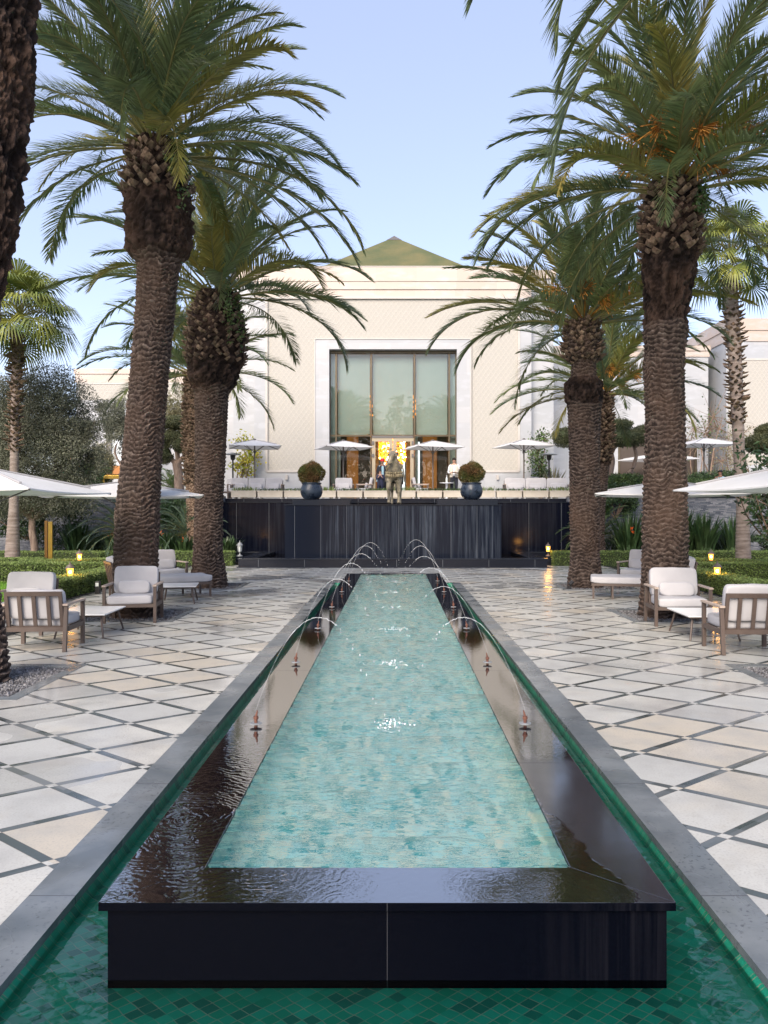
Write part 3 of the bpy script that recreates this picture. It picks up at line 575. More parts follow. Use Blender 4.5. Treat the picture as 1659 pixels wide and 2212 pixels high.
def date_palm(label, Y, edges, crown_v, L, bulge_v, boots_v, seed, nf=64, trunk='trunk', seg=110, dz=.015, fruit=0, reach=(84, -6), az0=0., zbase=-.05, bz2v=None, leafw=.026, step=.026, special=(), warm=8, wid=.58, droop_s=1.0, ivy=0):
    """edges: rows (picture height, left, right) of the trunk at depth Y, turned into centre and radius"""
    path = [(uz(v, Y), (ux(a, Y) + ux(b_, Y)) / 2, Y, (b_ - a) * Y / F / 2) for (v, a, b_) in edges]
    path = [p for p in path]; path.sort(); b0 = path[0]
    path.insert(0, (zbase, b0[1], Y, b0[3] * 1.18)); path.insert(1, (zbase + .22, b0[1], Y, b0[3] * 1.12)); path.insert(2, (zbase + .5, b0[1], Y, b0[3] * 1.03))
    path = [path[0]] + [p for i, p in enumerate(path[1:], 1) if p[0] > path[i - 1][0] - 1e-3 or i < 3]
    path = sorted(set(path)); ztop = uz(crown_v[1], Y)
    root = thing('date_palm', label, 'palm tree', (b0[1], Y, 0), group='date palms along the pool terrace')
    global RNG; RNG = np.random.default_rng(seed + 50)
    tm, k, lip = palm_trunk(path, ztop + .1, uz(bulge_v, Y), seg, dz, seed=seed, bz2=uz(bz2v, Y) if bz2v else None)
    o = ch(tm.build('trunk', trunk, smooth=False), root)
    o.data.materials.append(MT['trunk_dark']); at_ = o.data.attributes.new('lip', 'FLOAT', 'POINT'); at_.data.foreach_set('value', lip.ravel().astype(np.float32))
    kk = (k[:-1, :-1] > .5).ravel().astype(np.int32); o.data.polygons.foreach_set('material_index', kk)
    if boots_v:
        bm_ = MB(); z0, z1 = uz(boots_v[0], Y), uz(boots_v[1], Y); boots(bm_, path, z0, z1 + .1, seed, int(150 * (z1 - z0) + 60), out=.07)
        ch(bm_.build('leaf_bases', 'boot'), root)
    cx = ux(crown_v[0], Y); cz = uz(crown_v[1], Y); lm, rm, wm = MB(), MB(), MB()
    rtop = path[-1][3] * .75
    nf = int(nf * .92)
    for i in range(nf):
        f = i / (nf - 1); az = az0 + i * 2.39996 + random.uniform(-.15, .15); el = R(reach[0] + (reach[1] - reach[0]) * f ** 1.05 + random.uniform(-6, 6))
        base = (cx + math.cos(az) * rtop * (.2 + .8 * f), Y + math.sin(az) * rtop * (.2 + .8 * f), cz + .45 * (1 - f) - .05)
        dr = (R(50) + R(20) * f + R(random.uniform(-18, 20))) * droop_s
        tgt = wm if (warm and (i < warm or random.random() < .14)) else lm
        frond(tgt, rm, base, az, el, L * (.82 + .2 * math.sin(min(1, f * 1.6) * PI / 2)) * random.uniform(.9, 1.06), dr, wid, random.uniform(-.5, .5), step, random.uniform(-.25, .25), leafw)
    for (az, el, ll, dr, off) in special:
        frond(lm, rm, (cx + math.cos(R(az)) * rtop, Y + math.sin(R(az)) * rtop, cz + off), R(az), R(el), ll, R(dr), wid, 0., step, 0., leafw)
    ch(lm.build('crown', 'frond'), root); ch(wm.build('crown', 'frond_warm'), root) if warm else None
    ch(rm.build('leaf_stalks', 'rachis'), root)
    if fruit:
        fm = MB()
        for i in range(fruit):
            az = i * 2.399 + seed; el = R(random.uniform(-5, 65)); d = np.array([math.cos(az) * math.cos(el), math.sin(az) * math.cos(el), math.sin(el)])
            d[1] -= .35; c = np.array([cx, Y, cz + .2]) + d * random.uniform(.5, 1.15); fm.tube([(cx, Y, cz + .1), c], [.02, .012], 4)
            for j in range(60):
                dv = norm(d + RNG.normal(0, .42, 3)); l_ = random.uniform(.25, .5); e = c + dv * l_ + np.array([0, 0, -.12 - .2 * random.random()])
                fm.tube([c, (c + e) / 2 + np.array([0, 0, .05]), e], [.007, .007, .011], 3, False)
        ch(fm.build('fruit_stalks', 'fruit'), root)
    if ivy:
        im = MB(); P = []
        for j in range(9):
            th = -PI / 2 + random.uniform(.5, 1.6); zt = ztop + random.uniform(-.3, .4); zb = zt - random.uniform(.4, 2.0) * ivy; m_ = 60
            zz = RNG.uniform(zb, zt, m_); rr = np.interp(zz, [p[0] for p in path], [p[3] for p in path]) + .05
            P.append(np.stack([np.interp(zz, [p[0] for p in path], [p[1] for p in path]) + rr * math.cos(th) + RNG.normal(0, .05, m_), Y + rr * math.sin(th) + RNG.normal(0, .05, m_), zz], -1))
        leaves(im, np.vstack(P), .07, .05); ch(im.build('ivy', 'mid_leaf'), root)
    return root
# measured trunks: (height, left, right) in the photograph, each at its own depth
date_palm('tallest date palm on the left, bulging ivy-topped trunk behind the lounge chairs', 14.0,
    [(1300, 247, 343), (1230, 245, 342), (1100, 250, 346), (1000, 262, 350), (900, 273, 358), (800, 282, 366), (700, 290, 376), (620, 295, 383), (575, 296, 390), (550, 276, 408), (500, 271, 415), (440, 271, 413), (390, 274, 404), (345, 282, 388)],
    (335, 325), 3.45, 560, (430, 335), 1, nf=72, special=[(180, -10, 2.0, 95, -.3), (25, 12, 4.2, 80, -.1), (8, -5, 3.9, 62, -.2)], warm=10, ivy=.6)
date_palm('second date palm on the left, twiggy bulge under its crown', 19.4,
    [(1250, 415, 487), (1200, 417, 482), (1100, 419, 482), (1000, 421, 488), (900, 420, 492), (855, 420, 494), (830, 408, 512), (780, 404, 528), (730, 406, 530), (690, 412, 522), (655, 424, 512)],
    (470, 645), 3.55, 845, (790, 655), 2, nf=54, reach=(85, 6), droop_s=.92, seg=90, dz=.02, warm=6, step=.03, leafw=.03, ivy=.9, special=[(160, 15, 4.3, 90, 0), (10, 0, 3.6, 85, 0)], wid=.6)
date_palm('slender date palm half hidden behind the second left palm, pale lower trunk', 28.0,
    [(1185, 404, 436), (1100, 402, 436), (1000, 399, 436), (900, 396, 440), (830, 400, 440)],
    (420, 815), 3.7, 700, (1050, 815), 3, nf=46, trunk='trunk_pale', seg=60, dz=.03, warm=4, step=.038, leafw=.036, zbase=.4, wid=.62)
date_palm('large date palm on the right with orange fruit stalks in its crown', 14.0,
    [(1300, 1386, 1487), (1230, 1386, 1487), (1100, 1388, 1485), (1000, 1392, 1482), (900, 1394, 1480), (800, 1389, 1478), (760, 1392, 1480), (720, 1388, 1488), (690, 1394, 1482), (640, 1392, 1492), (600, 1388, 1500), (540, 1388, 1508), (480, 1390, 1512), (430, 1398, 1508)],
    (1462, 415), 3.5, 705, (560, 425), 4, nf=70, fruit=18, special=[(172, 35, 3.4, 95, .1), (190, 5, 3.9, 75, -.1)], warm=10, ivy=.25)
date_palm('second date palm on the right, jagged collar of cut leaf bases', 19.4,
    [(1250, 1230, 1298), (1200, 1231, 1296), (1100, 1230, 1296), (1000, 1229, 1296), (900, 1226, 1298), (868, 1222, 1302), (830, 1220, 1302), (818, 1232, 1290), (785, 1234, 1288), (775, 1220, 1298), (730, 1220, 1296), (700, 1226, 1290)],
    (1262, 705), 3.5, 875, (785, 705), 5, nf=54, reach=(85, 4), droop_s=.92, seg=90, dz=.02, fruit=11, warm=6, step=.03, leafw=.03, bz2v=820, special=[(180, 20, 4.0, 85, 0)], wid=.6)
date_palm('shorter date palm right of the fountain wall, yellow fruit in its low crown', 27.5,
    [(1185, 1272, 1306), (1100, 1274, 1308), (1000, 1280, 1318), (940, 1284, 1324), (880, 1290, 1322)],
    (1308, 855), 3.8, 1010, (1000, 860), 6, nf=50, seg=60, dz=.03, fruit=8, warm=6, step=.038, leafw=.036, zbase=.4, wid=.62)
date_palm('nearest date palm on the left, only its rough trunk edge in view', 8.6,
    [(1400, -98, 10), (1340, -100, 5), (1200, -110, -16), (900, -104, -14), (700, -90, -6), (600, -84, 8), (520, -92, 26), (430, -98, 42), (300, -96, 52), (150, -92, 70), (0, -90, 72), (-150, -80, 66)],
    (0, -230), 3.6, 640, None, 7, nf=34, special=[], warm=0, reach=(80, 20), az0=.9, dz=.011, seg=150, droop_s=.6)
date_palm('nearest date palm on the right, only drooping frond tips in view overhead', 8.6,
    [(1400, 1740, 1850), (900, 1745, 1850), (400, 1735, 1860), (0, 1730, 1860), (-150, 1735, 1850)],
    (1790, -330), 3.3, 500, None, 8, nf=30, warm=0, reach=(80, 0), az0=.2,
    special=[(180, 5, 4.4, 80, -.1), (184, -8, 3.95, 85, -.1), (184, -30, 4.6, 55, -.3), (214, -8, 3.9, 85, -.1), (172, -18, 3.7, 62, -.2)])

def fan_palm(label, Y, edges, crown_v, seed, nl=34, rad=.85):
    path = sorted([(uz(v, Y), (ux(a, Y) + ux(b_, Y)) / 2, Y, (b_ - a) * Y / F / 2) for (v, a, b_) in edges]); path.insert(0, (0, path[0][1], Y, path[0][3] * 1.1))
    root = thing('fan_palm', label, 'palm tree', (path[0][1], Y, 0), group='fan palms at the garden edge')
    zs = np.arange(0, path[-1][0], .03); P = np.array(path); X = np.interp(zs, P[:, 0], P[:, 1]); rr = np.interp(zs, P[:, 0], P[:, 3]) * (1 + .03 * np.sin(zs * 60))
    ch(MB().tube(np.stack([X, 0 * X + Y, zs], -1), rr, 24).build('trunk', 'fan_trunk', smooth=True), root)
    zt = path[-1][0]; bm_ = MB(); boots(bm_, path, zt * .5, zt, seed, 230, .13, .12); ch(bm_.build('leaf_bases', 'boot'), root)
    lm, rm = MB(), MB(); cx, cz = ux(crown_v[0], Y), uz(crown_v[1], Y)
    for i in range(nl):
        f = i / nl; az = i * 2.39996 + seed; el = R(80 - 105 * f + random.uniform(-8, 8)); L = random.uniform(1.0, 1.35)
        d = np.array([math.cos(az) * math.cos(el), math.sin(az) * math.cos(el), math.sin(el)]); c = np.array([cx, Y, cz]) + d * L + np.array([0, 0, -.12 * L])
        rm.tube([(cx, Y, cz), (np.array([cx, Y, cz]) + c) / 2 + np.array([0, 0, .07]), c], [.02, .015, .012], 4, False)
        s = norm(np.cross(d, [0, 0, 1.]) + 1e-6); d2 = norm(d + np.array([0, 0, -.55])); m_ = 38; a = np.linspace(-2.25, 2.25, m_); ll = rad * (1 - .12 * np.abs(a)) * RNG.uniform(.9, 1.05, m_)
        D = d2[None] * np.cos(a)[:, None] + s[None] * np.sin(a)[:, None]; wv = norm(np.cross(D, np.cross(s, d2)[None])) * .028
        nrm = norm(np.cross(s, d2)); mid = c + D * ll[:, None] * .6 + nrm * .06 * (np.arange(m_) % 2)[:, None]; tip = c + D * ll[:, None] + np.array([0, 0, -.38])[None] * ll[:, None]
        v = np.stack([c + D * .02 - wv * .2, c + D * .02 + wv * .2, mid - wv, mid + wv, tip], 1).reshape(-1, 3); q = np.arange(m_)[:, None] * 5
        lm.raw(v, np.hstack([q, q + 1, q + 3, q + 2])); lm.F.append(np.hstack([q + 2, q + 3, q + 4]) + lm.n - len(v))
    ch(lm.build('crown', 'fan'), root); ch(rm.build('leaf_stalks', 'rachis'), root)
fan_palm('tall slim fan palm on the right edge with shaggy upper trunk', 24, [(1215, 1589, 1622), (1100, 1591, 1617), (950, 1583, 1607), (800, 1575, 1603), (700, 1568, 1597), (600, 1560, 1590)], (1578, 560), 3)
fan_palm('fan palm on the left edge rising behind the grey olive tree', 24, [(1190, 12, 42), (1100, 20, 40), (900, 24, 40), (720, 28, 48)], (42, 690), 5, nl=40, rad=.95)

# ------------------------------------------------------------------ broadleaf trees and plants
def limb(mb, a, b_, r0, r1, wob=.1, n=9):
    a, b_ = np.array(a, float), np.array(b_, float); t = np.linspace(0, 1, n)[:, None]; p = a + (b_ - a) * t; L = np.linalg.norm(b_ - a)
    p = p + (np.sin(t * PI) * RNG.normal(0, wob * L, (1, 3)) + np.sin(t * 2 * PI) * RNG.normal(0, wob * L * .5, (1, 3))); mb.tube(p, np.linspace(r0, r1, n), 8); return p
def broad_tree(label, base, blobs, leafm, n, ls, lw, thr=.45, trunkr=.14, freq=2.2, cat='tree', name='olive_tree', shell=.35, twigs=0):
    root = thing(name, label, cat, base); tm = MB(); lm = MB(); base = np.array(base, float)
    vol = sum(r[0] * r[1] * r[2] for _, r in blobs)
    fork = base + np.array([0, 0, .45 * (min(c[2] for c, r in blobs) - base[2]) + .3]); limb(tm, base - np.array([0, 0, .1]), fork, trunkr, trunkr * .8, .05)
    for c, r in blobs:
        limb(tm, fork, np.array(c, float) - np.array([0, 0, r[2] * .2]), trunkr * .6, trunkr * .2, .08)
        k = int(n * (r[0] * r[1] * r[2]) / vol) + 50; P = cloud_pts(c, r, k, shell, freq=freq, thr=thr); leaves(lm, P, ls, lw)
    ch(tm.build('trunk', 'bark', smooth=True), root); ch(lm.build('crown', leafm), root); return root
def V3(v, h, Y): return (ux(v, Y), Y, uz(h, Y))
Yo = 26.0
broad_tree('big grey-green olive tree at the left edge behind the umbrellas', (ux(70, Yo), Yo, .3),
    [(V3(40, 900, Yo), (1.6, 1.4, 1.4)), (V3(110, 890, Yo), (1.5, 1.3, 1.6)), (V3(80, 990, Yo), (2.2, 1.6, 1.4)), (V3(175, 985, Yo), (.95, 1, .8)), (V3(150, 930, Yo), (1.0, 1., 1.0)), (V3(20, 1060, Yo), (1.6, 1.2, 1.1)), (V3(120, 1070, Yo), (1.5, 1.2, .9)), (V3(205, 905, Yo), (.65, .7, .7)), (V3(-40, 950, Yo), (1.5, 1.4, 2.2))], 'olive', 130000, .085, .028, thr=.30, shell=.25)
broad_tree('pale olive tree behind the tallest left palm, lit yellowish at its top', (ux(388, 38), 38, 2.35), [(V3(390, 890, 38), (.9, .9, 1.3)), (V3(375, 930, 38), (.8, .8, .7))], 'olive_warm', 9000, .12, .04, trunkr=.1)
broad_tree('loose olive tree between the left wing and the tallest left palm', (ux(262, 37), 37, 2.35), [(V3(250, 900, 37), (.9, .9, .9)), (V3(270, 945, 37), (.9, .8, .9))], 'olive', 9000, .12, .04, trunkr=.1)
def cloud_tree(label, base, pads, limbs):
    root = thing('cloud_pruned_tree', label, 'tree', base); tm = MB(); lm = MB(); cm = MB()
    for pts, r0, r1 in limbs:
        p = np.array(pts, float); n = len(p) * 5; t = np.linspace(0, len(p) - 1, n); q = np.stack([np.interp(t, np.arange(len(p)), p[:, i]) for i in range(3)], -1)
        q[1:-1] = (q[:-2] + q[1:-1] * 2 + q[2:]) / 4; tm.tube(q, np.linspace(r0, r1, n), 8)
    for c, r in pads:
        P = cloud_pts(c, r, int(9000 * (r[0] * r[2]) ** .7), .8, freq=3, thr=.25); leaves(lm, P, .08, .03)
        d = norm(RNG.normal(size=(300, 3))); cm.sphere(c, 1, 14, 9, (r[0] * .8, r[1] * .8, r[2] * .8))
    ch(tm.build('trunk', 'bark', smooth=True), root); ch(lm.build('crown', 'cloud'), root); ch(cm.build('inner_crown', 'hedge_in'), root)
Yt = 33.0
cloud_tree('cloud-pruned tree on the left terrace between two palm trunks', V3(387, 1062, Yt), [(V3(375, 917, Yt), (.75, .6, .3)), (V3(362, 948, Yt), (.7, .6, .32)), (V3(400, 960, Yt), (.75, .6, .45)), (V3(352, 985, Yt), (.45, .5, .4))],
    [([V3(387, 1065, Yt), V3(386, 1030, Yt), V3(380, 1005, Yt)], .22, .16), ([V3(382, 1008, Yt), V3(365, 990, Yt), V3(358, 955, Yt)], .12, .05), ([V3(380, 1008, Yt), V3(402, 985, Yt), V3(402, 962, Yt)], .12, .05), ([V3(384, 1000, Yt), V3(380, 960, Yt), V3(376, 925, Yt)], .1, .04)])
cloud_tree('cloud-pruned tree with twisted branches between the right palms', V3(1314, 1062, Yt), [(V3(1222, 948, Yt), (.6, .5, .42)), (V3(1352, 950, Yt), (1.15, .7, .38)), (V3(1340, 921, Yt), (.55, .5, .24)), (V3(1400, 940, Yt), (.7, .6, .4))],
    [([V3(1314, 1065, Yt), V3(1316, 1030, Yt), V3(1322, 1000, Yt), V3(1318, 975, Yt)], .18, .12), ([V3(1318, 1030, Yt), V3(1345, 1038, Yt), V3(1365, 1020, Yt), V3(1375, 990, Yt), V3(1368, 960, Yt)], .12, .06), ([V3(1318, 985, Yt), V3(1332, 965, Yt)], .1, .05), ([V3(1318, 990, Yt), V3(1270, 985, Yt), V3(1225, 955, Yt)], .08, .04)])
Yr = 20.0
rt = thing('broadleaf_shrub', 'large-leaved dark green shrub leaning in at the right edge', 'shrub', (ux(1690, Yr), Yr, 0)); tm, lm = MB(), MB()
for i in range(34):
    e = np.array(V3(random.uniform(1588, 1720), random.uniform(955, 1105), Yr + random.uniform(-.8, .8))); p = limb(tm, (ux(1700, Yr), Yr, random.uniform(.2, 2)), e, .03, .006, .08)
    q = p[4:]; q = np.vstack([q + RNG.normal(0, .10, q.shape) for _ in range(7)]); leaves(lm, q, .17, .075, bend=.3)
ch(tm.build('stems', 'twig'), rt); ch(lm.build('leaves', 'dark_leaf'), rt)
ct2 = thing('topiary_tree', 'rounded clipped topiary crown at the right edge above the shrub', 'tree', (ux(1668, 30), 30, 2.3)); lm, tm, cm = MB(), MB(), MB()
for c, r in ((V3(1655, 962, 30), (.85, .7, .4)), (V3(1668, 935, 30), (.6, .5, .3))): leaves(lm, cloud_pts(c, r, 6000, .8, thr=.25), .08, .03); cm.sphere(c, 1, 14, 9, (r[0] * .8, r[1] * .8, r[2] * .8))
tm.tube([V3(1668, 1070, 30), V3(1664, 1010, 30), V3(1662, 940, 30)], [.12, .09, .05], 8); ch(lm.build('crown', 'cloud'), ct2); ch(cm.build('inner_crown', 'hedge_in'), ct2); ch(tm.build('trunk', 'bark'), ct2)

# climbers against the marble
def climber(label, pts, Y, leafm, n, z0, sp=.35, ls=.13, tw=8, stemm='bark', lw=.09):
    root = thing('wall_climber', label, 'climbing plant', (ux(pts[0][0], Y), Y, z0)); tm, lm = MB(), MB()
    for v, h in pts:
        e = V3(v, h, Y); p = limb(tm, (ux(pts[0][0], Y) + random.uniform(-.1, .1), Y, z0), e, .05, .015, .06)
    for v, h in pts:
        c = np.array(V3(v, h, Y)); P = c + RNG.normal(0, 1, (n // len(pts), 3)) * np.array([sp, .12, sp]); leaves(lm, P, ls, lw)
        for j in range(tw): tm.tube([c, c + RNG.normal(0, 1, 3) * np.array([sp, .1, sp]) * 1.3], [.012, .006], 4)
    ch(tm.build('stems', stemm), root); ch(lm.build('leaves', leafm), root)
climber('bright yellow-green climber on the marble wall left of the sofa umbrella', [(528, 1000), (522, 960), (540, 965), (515, 1010), (545, 990), (533, 1025)], 36.4, 'yellow_leaf', 900, 2.36, .2)
climber('yellow and green climber on the wall right of the carved panel', [(1168, 1020), (1160, 980), (1172, 950), (1160, 1000), (1178, 1035)], 36.4, 'mid_leaf', 1300, 2.36, .22, .1)
climber('bare brown twiggy climber left of the slim fan palm', [(1525, 940), (1540, 905), (1510, 960), (1555, 930), (1500, 925)], 40.5, 'mid_leaf', 260, 2.36, .5, .1, 30, 'twig')
climber('dry twiggy climber behind the slim fan palm', [(1590, 1000), (1575, 960), (1605, 940), (1560, 1000)], 40.4, 'olive_warm', 400, 2.36, .4, .1, 24, 'twig')

# blade-leaved plants
def blades(mb, c, n, h, w_, spread=.5, lean=.5, seg=4):
    az = RNG.uniform(0, 2 * PI, n); H = h * RNG.uniform(.55, 1.1, n); ln = lean * RNG.uniform(.1, 1, n); W = w_ * RNG.uniform(.6, 1.2, n)
    d = np.stack([np.cos(az), np.sin(az), 0 * az], -1); s = np.stack([-np.sin(az), np.cos(az), 0 * az], -1); b0 = np.array(c) + d * RNG.uniform(0, spread, (n, 1)) * .5
    rows = []
    for t, wf in ((0, .35), (.4, .9), (.75, .8), (1, .02)):
        p = b0 + d * (ln * H * t ** 1.8)[:, None] + np.array([0, 0, 1.]) * (H * (t - .22 * ln * t * t))[:, None]; rows += [p - s * (W * wf / 2)[:, None], p + s * (W * wf / 2)[:, None]]
    v = np.stack(rows, 1).reshape(-1, 3); q = np.arange(n)[:, None] * 8
    mb.raw(v, np.vstack([np.hstack([q + 2 * k, q + 2 * k + 1, q + 2 * k + 3, q + 2 * k + 2]) for k in range(3)]))
def strelitzia(label, c, h=1.2, n=60, fl=1, m='dark_leaf', w_=.12, lean=.5):
    root = thing('bird_of_paradise_plant', label, 'plant', c, group='bird of paradise plants in the beds'); lm = MB(); blades(lm, c, n, h, w_, .7, lean); ch(lm.build('leaves', m), root)
    for i in range(fl):
        fm = MB(); p = np.array(c) + np.array([random.uniform(-.5, .5), -.3, h * random.uniform(.55, .85)])
        fm_s = MB().tube([tuple(np.array(c)), tuple(p)], [.012, .01], 4); ch(fm_s.build('flower_stem', 'mid_leaf'), root)
        leaves(fm, np.repeat(p[None], 7, 0), .17, .06, norm(RNG.normal(size=(7, 3)) * .6 + np.array([.5, -.3, .9])), 0); ch(fm.build('flower', 'flower'), root)
spots = [(-9.8, 27.8, 1.0, 1, 'second clump from the left edge, beyond the brass pylon'), (-9.0, 27.6, 1.05, 1, 'right beside the brass pylon'), (-8.1, 28, 1.0, 2, 'under the left umbrella'), (-7.3, 27.7, .8, 1, 'left of the tallest palm'), (-11.2, 27.9, 1.3, 0, 'behind the left fan palm trunk'), (-6.0, 28.2, .75, 0, 'between the left palm trunks'),
         (8.3, 27.8, 1.5, 1, 'just right of the big right palm'), (9.2, 28, 1.7, 1, 'left of the slim right fan palm'), (10.0, 28.2, 1.4, 1, 'under the right umbrella corner'), (11.1, 28.2, 1.5, 0, 'right of the slim fan palm trunk'), (12.1, 28, 1.4, 0, 'at the right edge'), (10.4, 28.4, 1.7, 0, 'tallest clump by the slate wall')]
for x, y, h, fl, d in spots: strelitzia('dark sword-leaved plant ' + ('with orange flowers ' if fl else '') + d, (x, y, .1), h * 1.12, 170, fl, w_=.085, lean=.6)
def small_palm(label, c, h, L, n, m='blue_leaf'):
    root = thing('feathery_palm', label, 'palm tree', c); lm, rm, tm = MB(), MB(), MB(); tm.tube([c, (c[0] + .05, c[1], c[2] + h)], [.13, .1], 10)
    for i in range(n):
        f = i / n; frond(lm, rm, (c[0], c[1], c[2] + h), i * 2.4, R(75 - 85 * f), L * random.uniform(.8, 1.1), R(75), .32, 0, .05, 0, .022)
    ch(lm.build('crown', m), root); ch(rm.build('leaf_stalks', 'rachis'), root); ch(tm.build('trunk', 'trunk_dark'), root)
small_palm('low feathery blue-green palm left of the tallest left palm trunk', (-9.3, 27.2, .1), 1.0, 1.9, 44)
small_palm('feathery palm between the two left palm trunks', (-7.4, 28.2, .1), .9, 1.6, 36)
small_palm('feathery young palm right of the black fountain wall', (8.0 - .6, 28.4, .1), .8, 1.5, 34, 'mid_leaf')
small_palm('small green palm on the left terrace under the olive trees', (ux(190, 33), 33, 2.35), .8, 1.3, 30, 'mid_leaf')
small_palm('small green palm behind the left cloud-pruned tree', (ux(372, 35), 35, 2.35), .5, 1.4, 30, 'mid_leaf')
def bush(label, c, r, m, n, ls=.09, lw=.05, name='shrub', thr=.35, cat='shrub'):
    root = thing(name, label, cat, (c[0], c[1], c[2] - r[2])); lm = MB(); leaves(lm, cloud_pts(c, r, n, .35, thr=thr), ls, lw); ch(lm.build('foliage', m), root)
    sm = MB(); [sm.tube([(c[0], c[1], c[2] - r[2]), np.array(c) + RNG.normal(0, .35, 3) * np.array(r)], [.03, .01], 5) for _ in range(7)]; ch(sm.build('stems', 'twig'), root); return root
bush('yellowish bamboo-like shrub on the left terrace beside the brass stand', V3(215, 1010, 34), (.75, .5, 1.0), 'olive_warm', 5000, .14, .03)
bush('leafy green shrub spilling over the wall left of the big right palm', V3(1350, 1050, 31.6), (1.1, .6, .45), 'mid_leaf', 6000)
bush('dark creeper hanging on the wall right of the black fountain wall', V3(1330, 1085, 30.2), (.9, .3, .7), 'dark_leaf', 4500)
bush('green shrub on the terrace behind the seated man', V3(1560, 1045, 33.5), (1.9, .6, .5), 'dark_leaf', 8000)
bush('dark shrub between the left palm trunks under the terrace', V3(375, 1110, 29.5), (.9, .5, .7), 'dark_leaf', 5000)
bush('dark hedge-like shrub on the terrace edge right of the big right palm', V3(1515, 1055, 32), (1.0, .5, .35), 'mid_leaf', 4500)
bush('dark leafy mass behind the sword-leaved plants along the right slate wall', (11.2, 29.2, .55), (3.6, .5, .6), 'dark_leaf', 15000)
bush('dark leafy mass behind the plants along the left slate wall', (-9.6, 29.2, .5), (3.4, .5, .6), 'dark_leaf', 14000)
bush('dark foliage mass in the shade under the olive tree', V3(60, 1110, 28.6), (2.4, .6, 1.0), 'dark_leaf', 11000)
bush('green shrub climbing by the terrace steps at the far left', V3(170, 1040, 33), (1.3, .6, .5), 'dark_leaf', 6000)
for i, (x, lab) in enumerate([(-8.6, 'left bed beside the brass pylon'), (-7.0, 'left bed behind the tallest palm'), (8.4, 'right bed beside the big palm'), (9.6, 'right bed behind the lit lantern'), (11.4, 'right bed near the slim fan palm')]):
    r_ = thing('low_leafy_plant', 'low bright green strap-leaved plant in the ' + lab, 'plant', (x, 27.2, .1), group='low strap-leaved plants edging the beds'); lm = MB(); [blades(lm, (x + d, 27.2, .1), 60, .5, .05, .3, .9) for d in (-.4, 0, .4)]; ch(lm.build('leaves', 'mid_leaf'), r_)
for (v, lab) in ((1195, 'beside the right patio heater'), (1500, 'beside the dark doorway'), (1545, 'behind the seated man'), (1580, 'at the foot of the dry climber')):
    c = (ux(v, 35.5), 35.5, 2.36); r_ = thing('flax_clump', 'tall upright sword-leaved clump ' + lab, 'plant', c, group='sword-leaved clumps on the terrace'); lm = MB(); blades(lm, c, 60, 1.5, .07, .5, .45); ch(lm.build('leaves', 'olive_warm'), r_)

# hedges
def hedge(label, x0, x1, y0, y1, z0, z1, n, rz=0):
    cx, cy = (x0 + x1) / 2, (y0 + y1) / 2; root = thing('clipped_hedge', label, 'hedge', (cx, cy, z0), rz, group='clipped box hedges'); a, b_, h = (x1 - x0) / 2, (y1 - y0) / 2, z1 - z0
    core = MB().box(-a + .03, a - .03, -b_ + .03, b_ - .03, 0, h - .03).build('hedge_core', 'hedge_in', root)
    ar = np.array([2 * a * 2 * b_ * 1.0, 2 * a * h * 2, 2 * b_ * h * 2]); k = RNG.choice(3, n, p=ar / ar.sum()); P = np.stack([RNG.uniform(-a, a, n), RNG.uniform(-b_, b_, n), RNG.uniform(0, h, n)], -1)
    P[k == 0, 2] = h; s = RNG.choice([-1, 1], n); P[k == 1, 1] = s[k == 1] * b_; P[k == 2, 0] = s[k == 2] * a; P += RNG.normal(0, .012, (n, 3))
    D = norm(RNG.normal(size=(n, 3)) + 1.0 * np.stack([(k == 2) * s, (k == 1) * s, (k == 0) * 1.4], -1)); lm = MB(); leaves(lm, P - D * .02, .045, .032, D); lm.build('leaves', 'hedge', root)
hedge('long low hedge along the back left of the paving', -14.6, -5.45, 26.5, 27.1, -.02, .47, 20000)
hedge('hedge across the left lawn in front of the brass pylon', -10.4, -7.3, 20.6, 21.2, -.05, .47, 12000)
hedge('slanting hedge running back from the left lawn', -10.6, -7.6, 22.3, 22.95, -.05, .45, 12000, R(26))
hedge('low hedge at the far left edge behind the lawn', -13.6, -10.3, 22.9, 23.5, -.05, .45, 10000)
hedge('hedge along the left paving edge behind the lit lantern', -7.35, -6.82, 15.4, 20.6, -.05, .42, 14000)
hedge('distant strip of hedge behind the left fan palm trunk', -15, -9.4, 25.2, 25.7, -.05, .52, 7000)
hedge('long low hedge along the back right of the paving', 5.4, 15, 26.5, 27.1, -.02, .47, 20000)
hedge('hedge across the right lawn beside the lit lantern', 7.6, 11.5, 20.6, 21.2, -.05, .47, 12000)
hedge('slanting hedge running back from the right lawn', 8.1, 11.1, 22.3, 22.95, -.05, .45, 12000, R(-26))
hedge('low hedge at the right edge in front of the slim fan palm', 11.0, 14.5, 22.9, 23.5, -.05, .45, 9000)
hedge('hedge along the right paving edge behind the armchair', 7.12, 7.65, 15.4, 20.6, -.05, .42, 14000)
for s, x in ((-1, -6.81), (1, 7.11)):
    MB().box(x - .06, x + .06, 4, 26.4, -.05, .03).build('garden_kerb', 'granite_low', tagk='structure')
    lw_ = MB(); sheet(lw_, *sorted((x, s * 15)), 4, 26, -.04); lw_.build('lawn', 'lawn', tagk='structure')
    n = 26000; P = np.stack([np.sort(RNG.uniform(*sorted((s * 7.3, s * 12)), n)), RNG.uniform(12, 23, n), np.full(n, -.04)], -1); gm = MB(); leaves(gm, P, .07, .012, norm(RNG.normal(0, .3, (n, 3)) + np.array([0, 0, 1.])), 0)
    o = gm.build('lawn_grass', 'lawn'); o['kind'] = 'stuff'; o['label'] = 'short bright green grass of the lawn'; o['category'] = 'grass'
bb = MB()
for a, b_ in ((-16, -5.3), (5.3, 16)): bb.box(a, b_, 27.1, 30.6, -.1, .08)
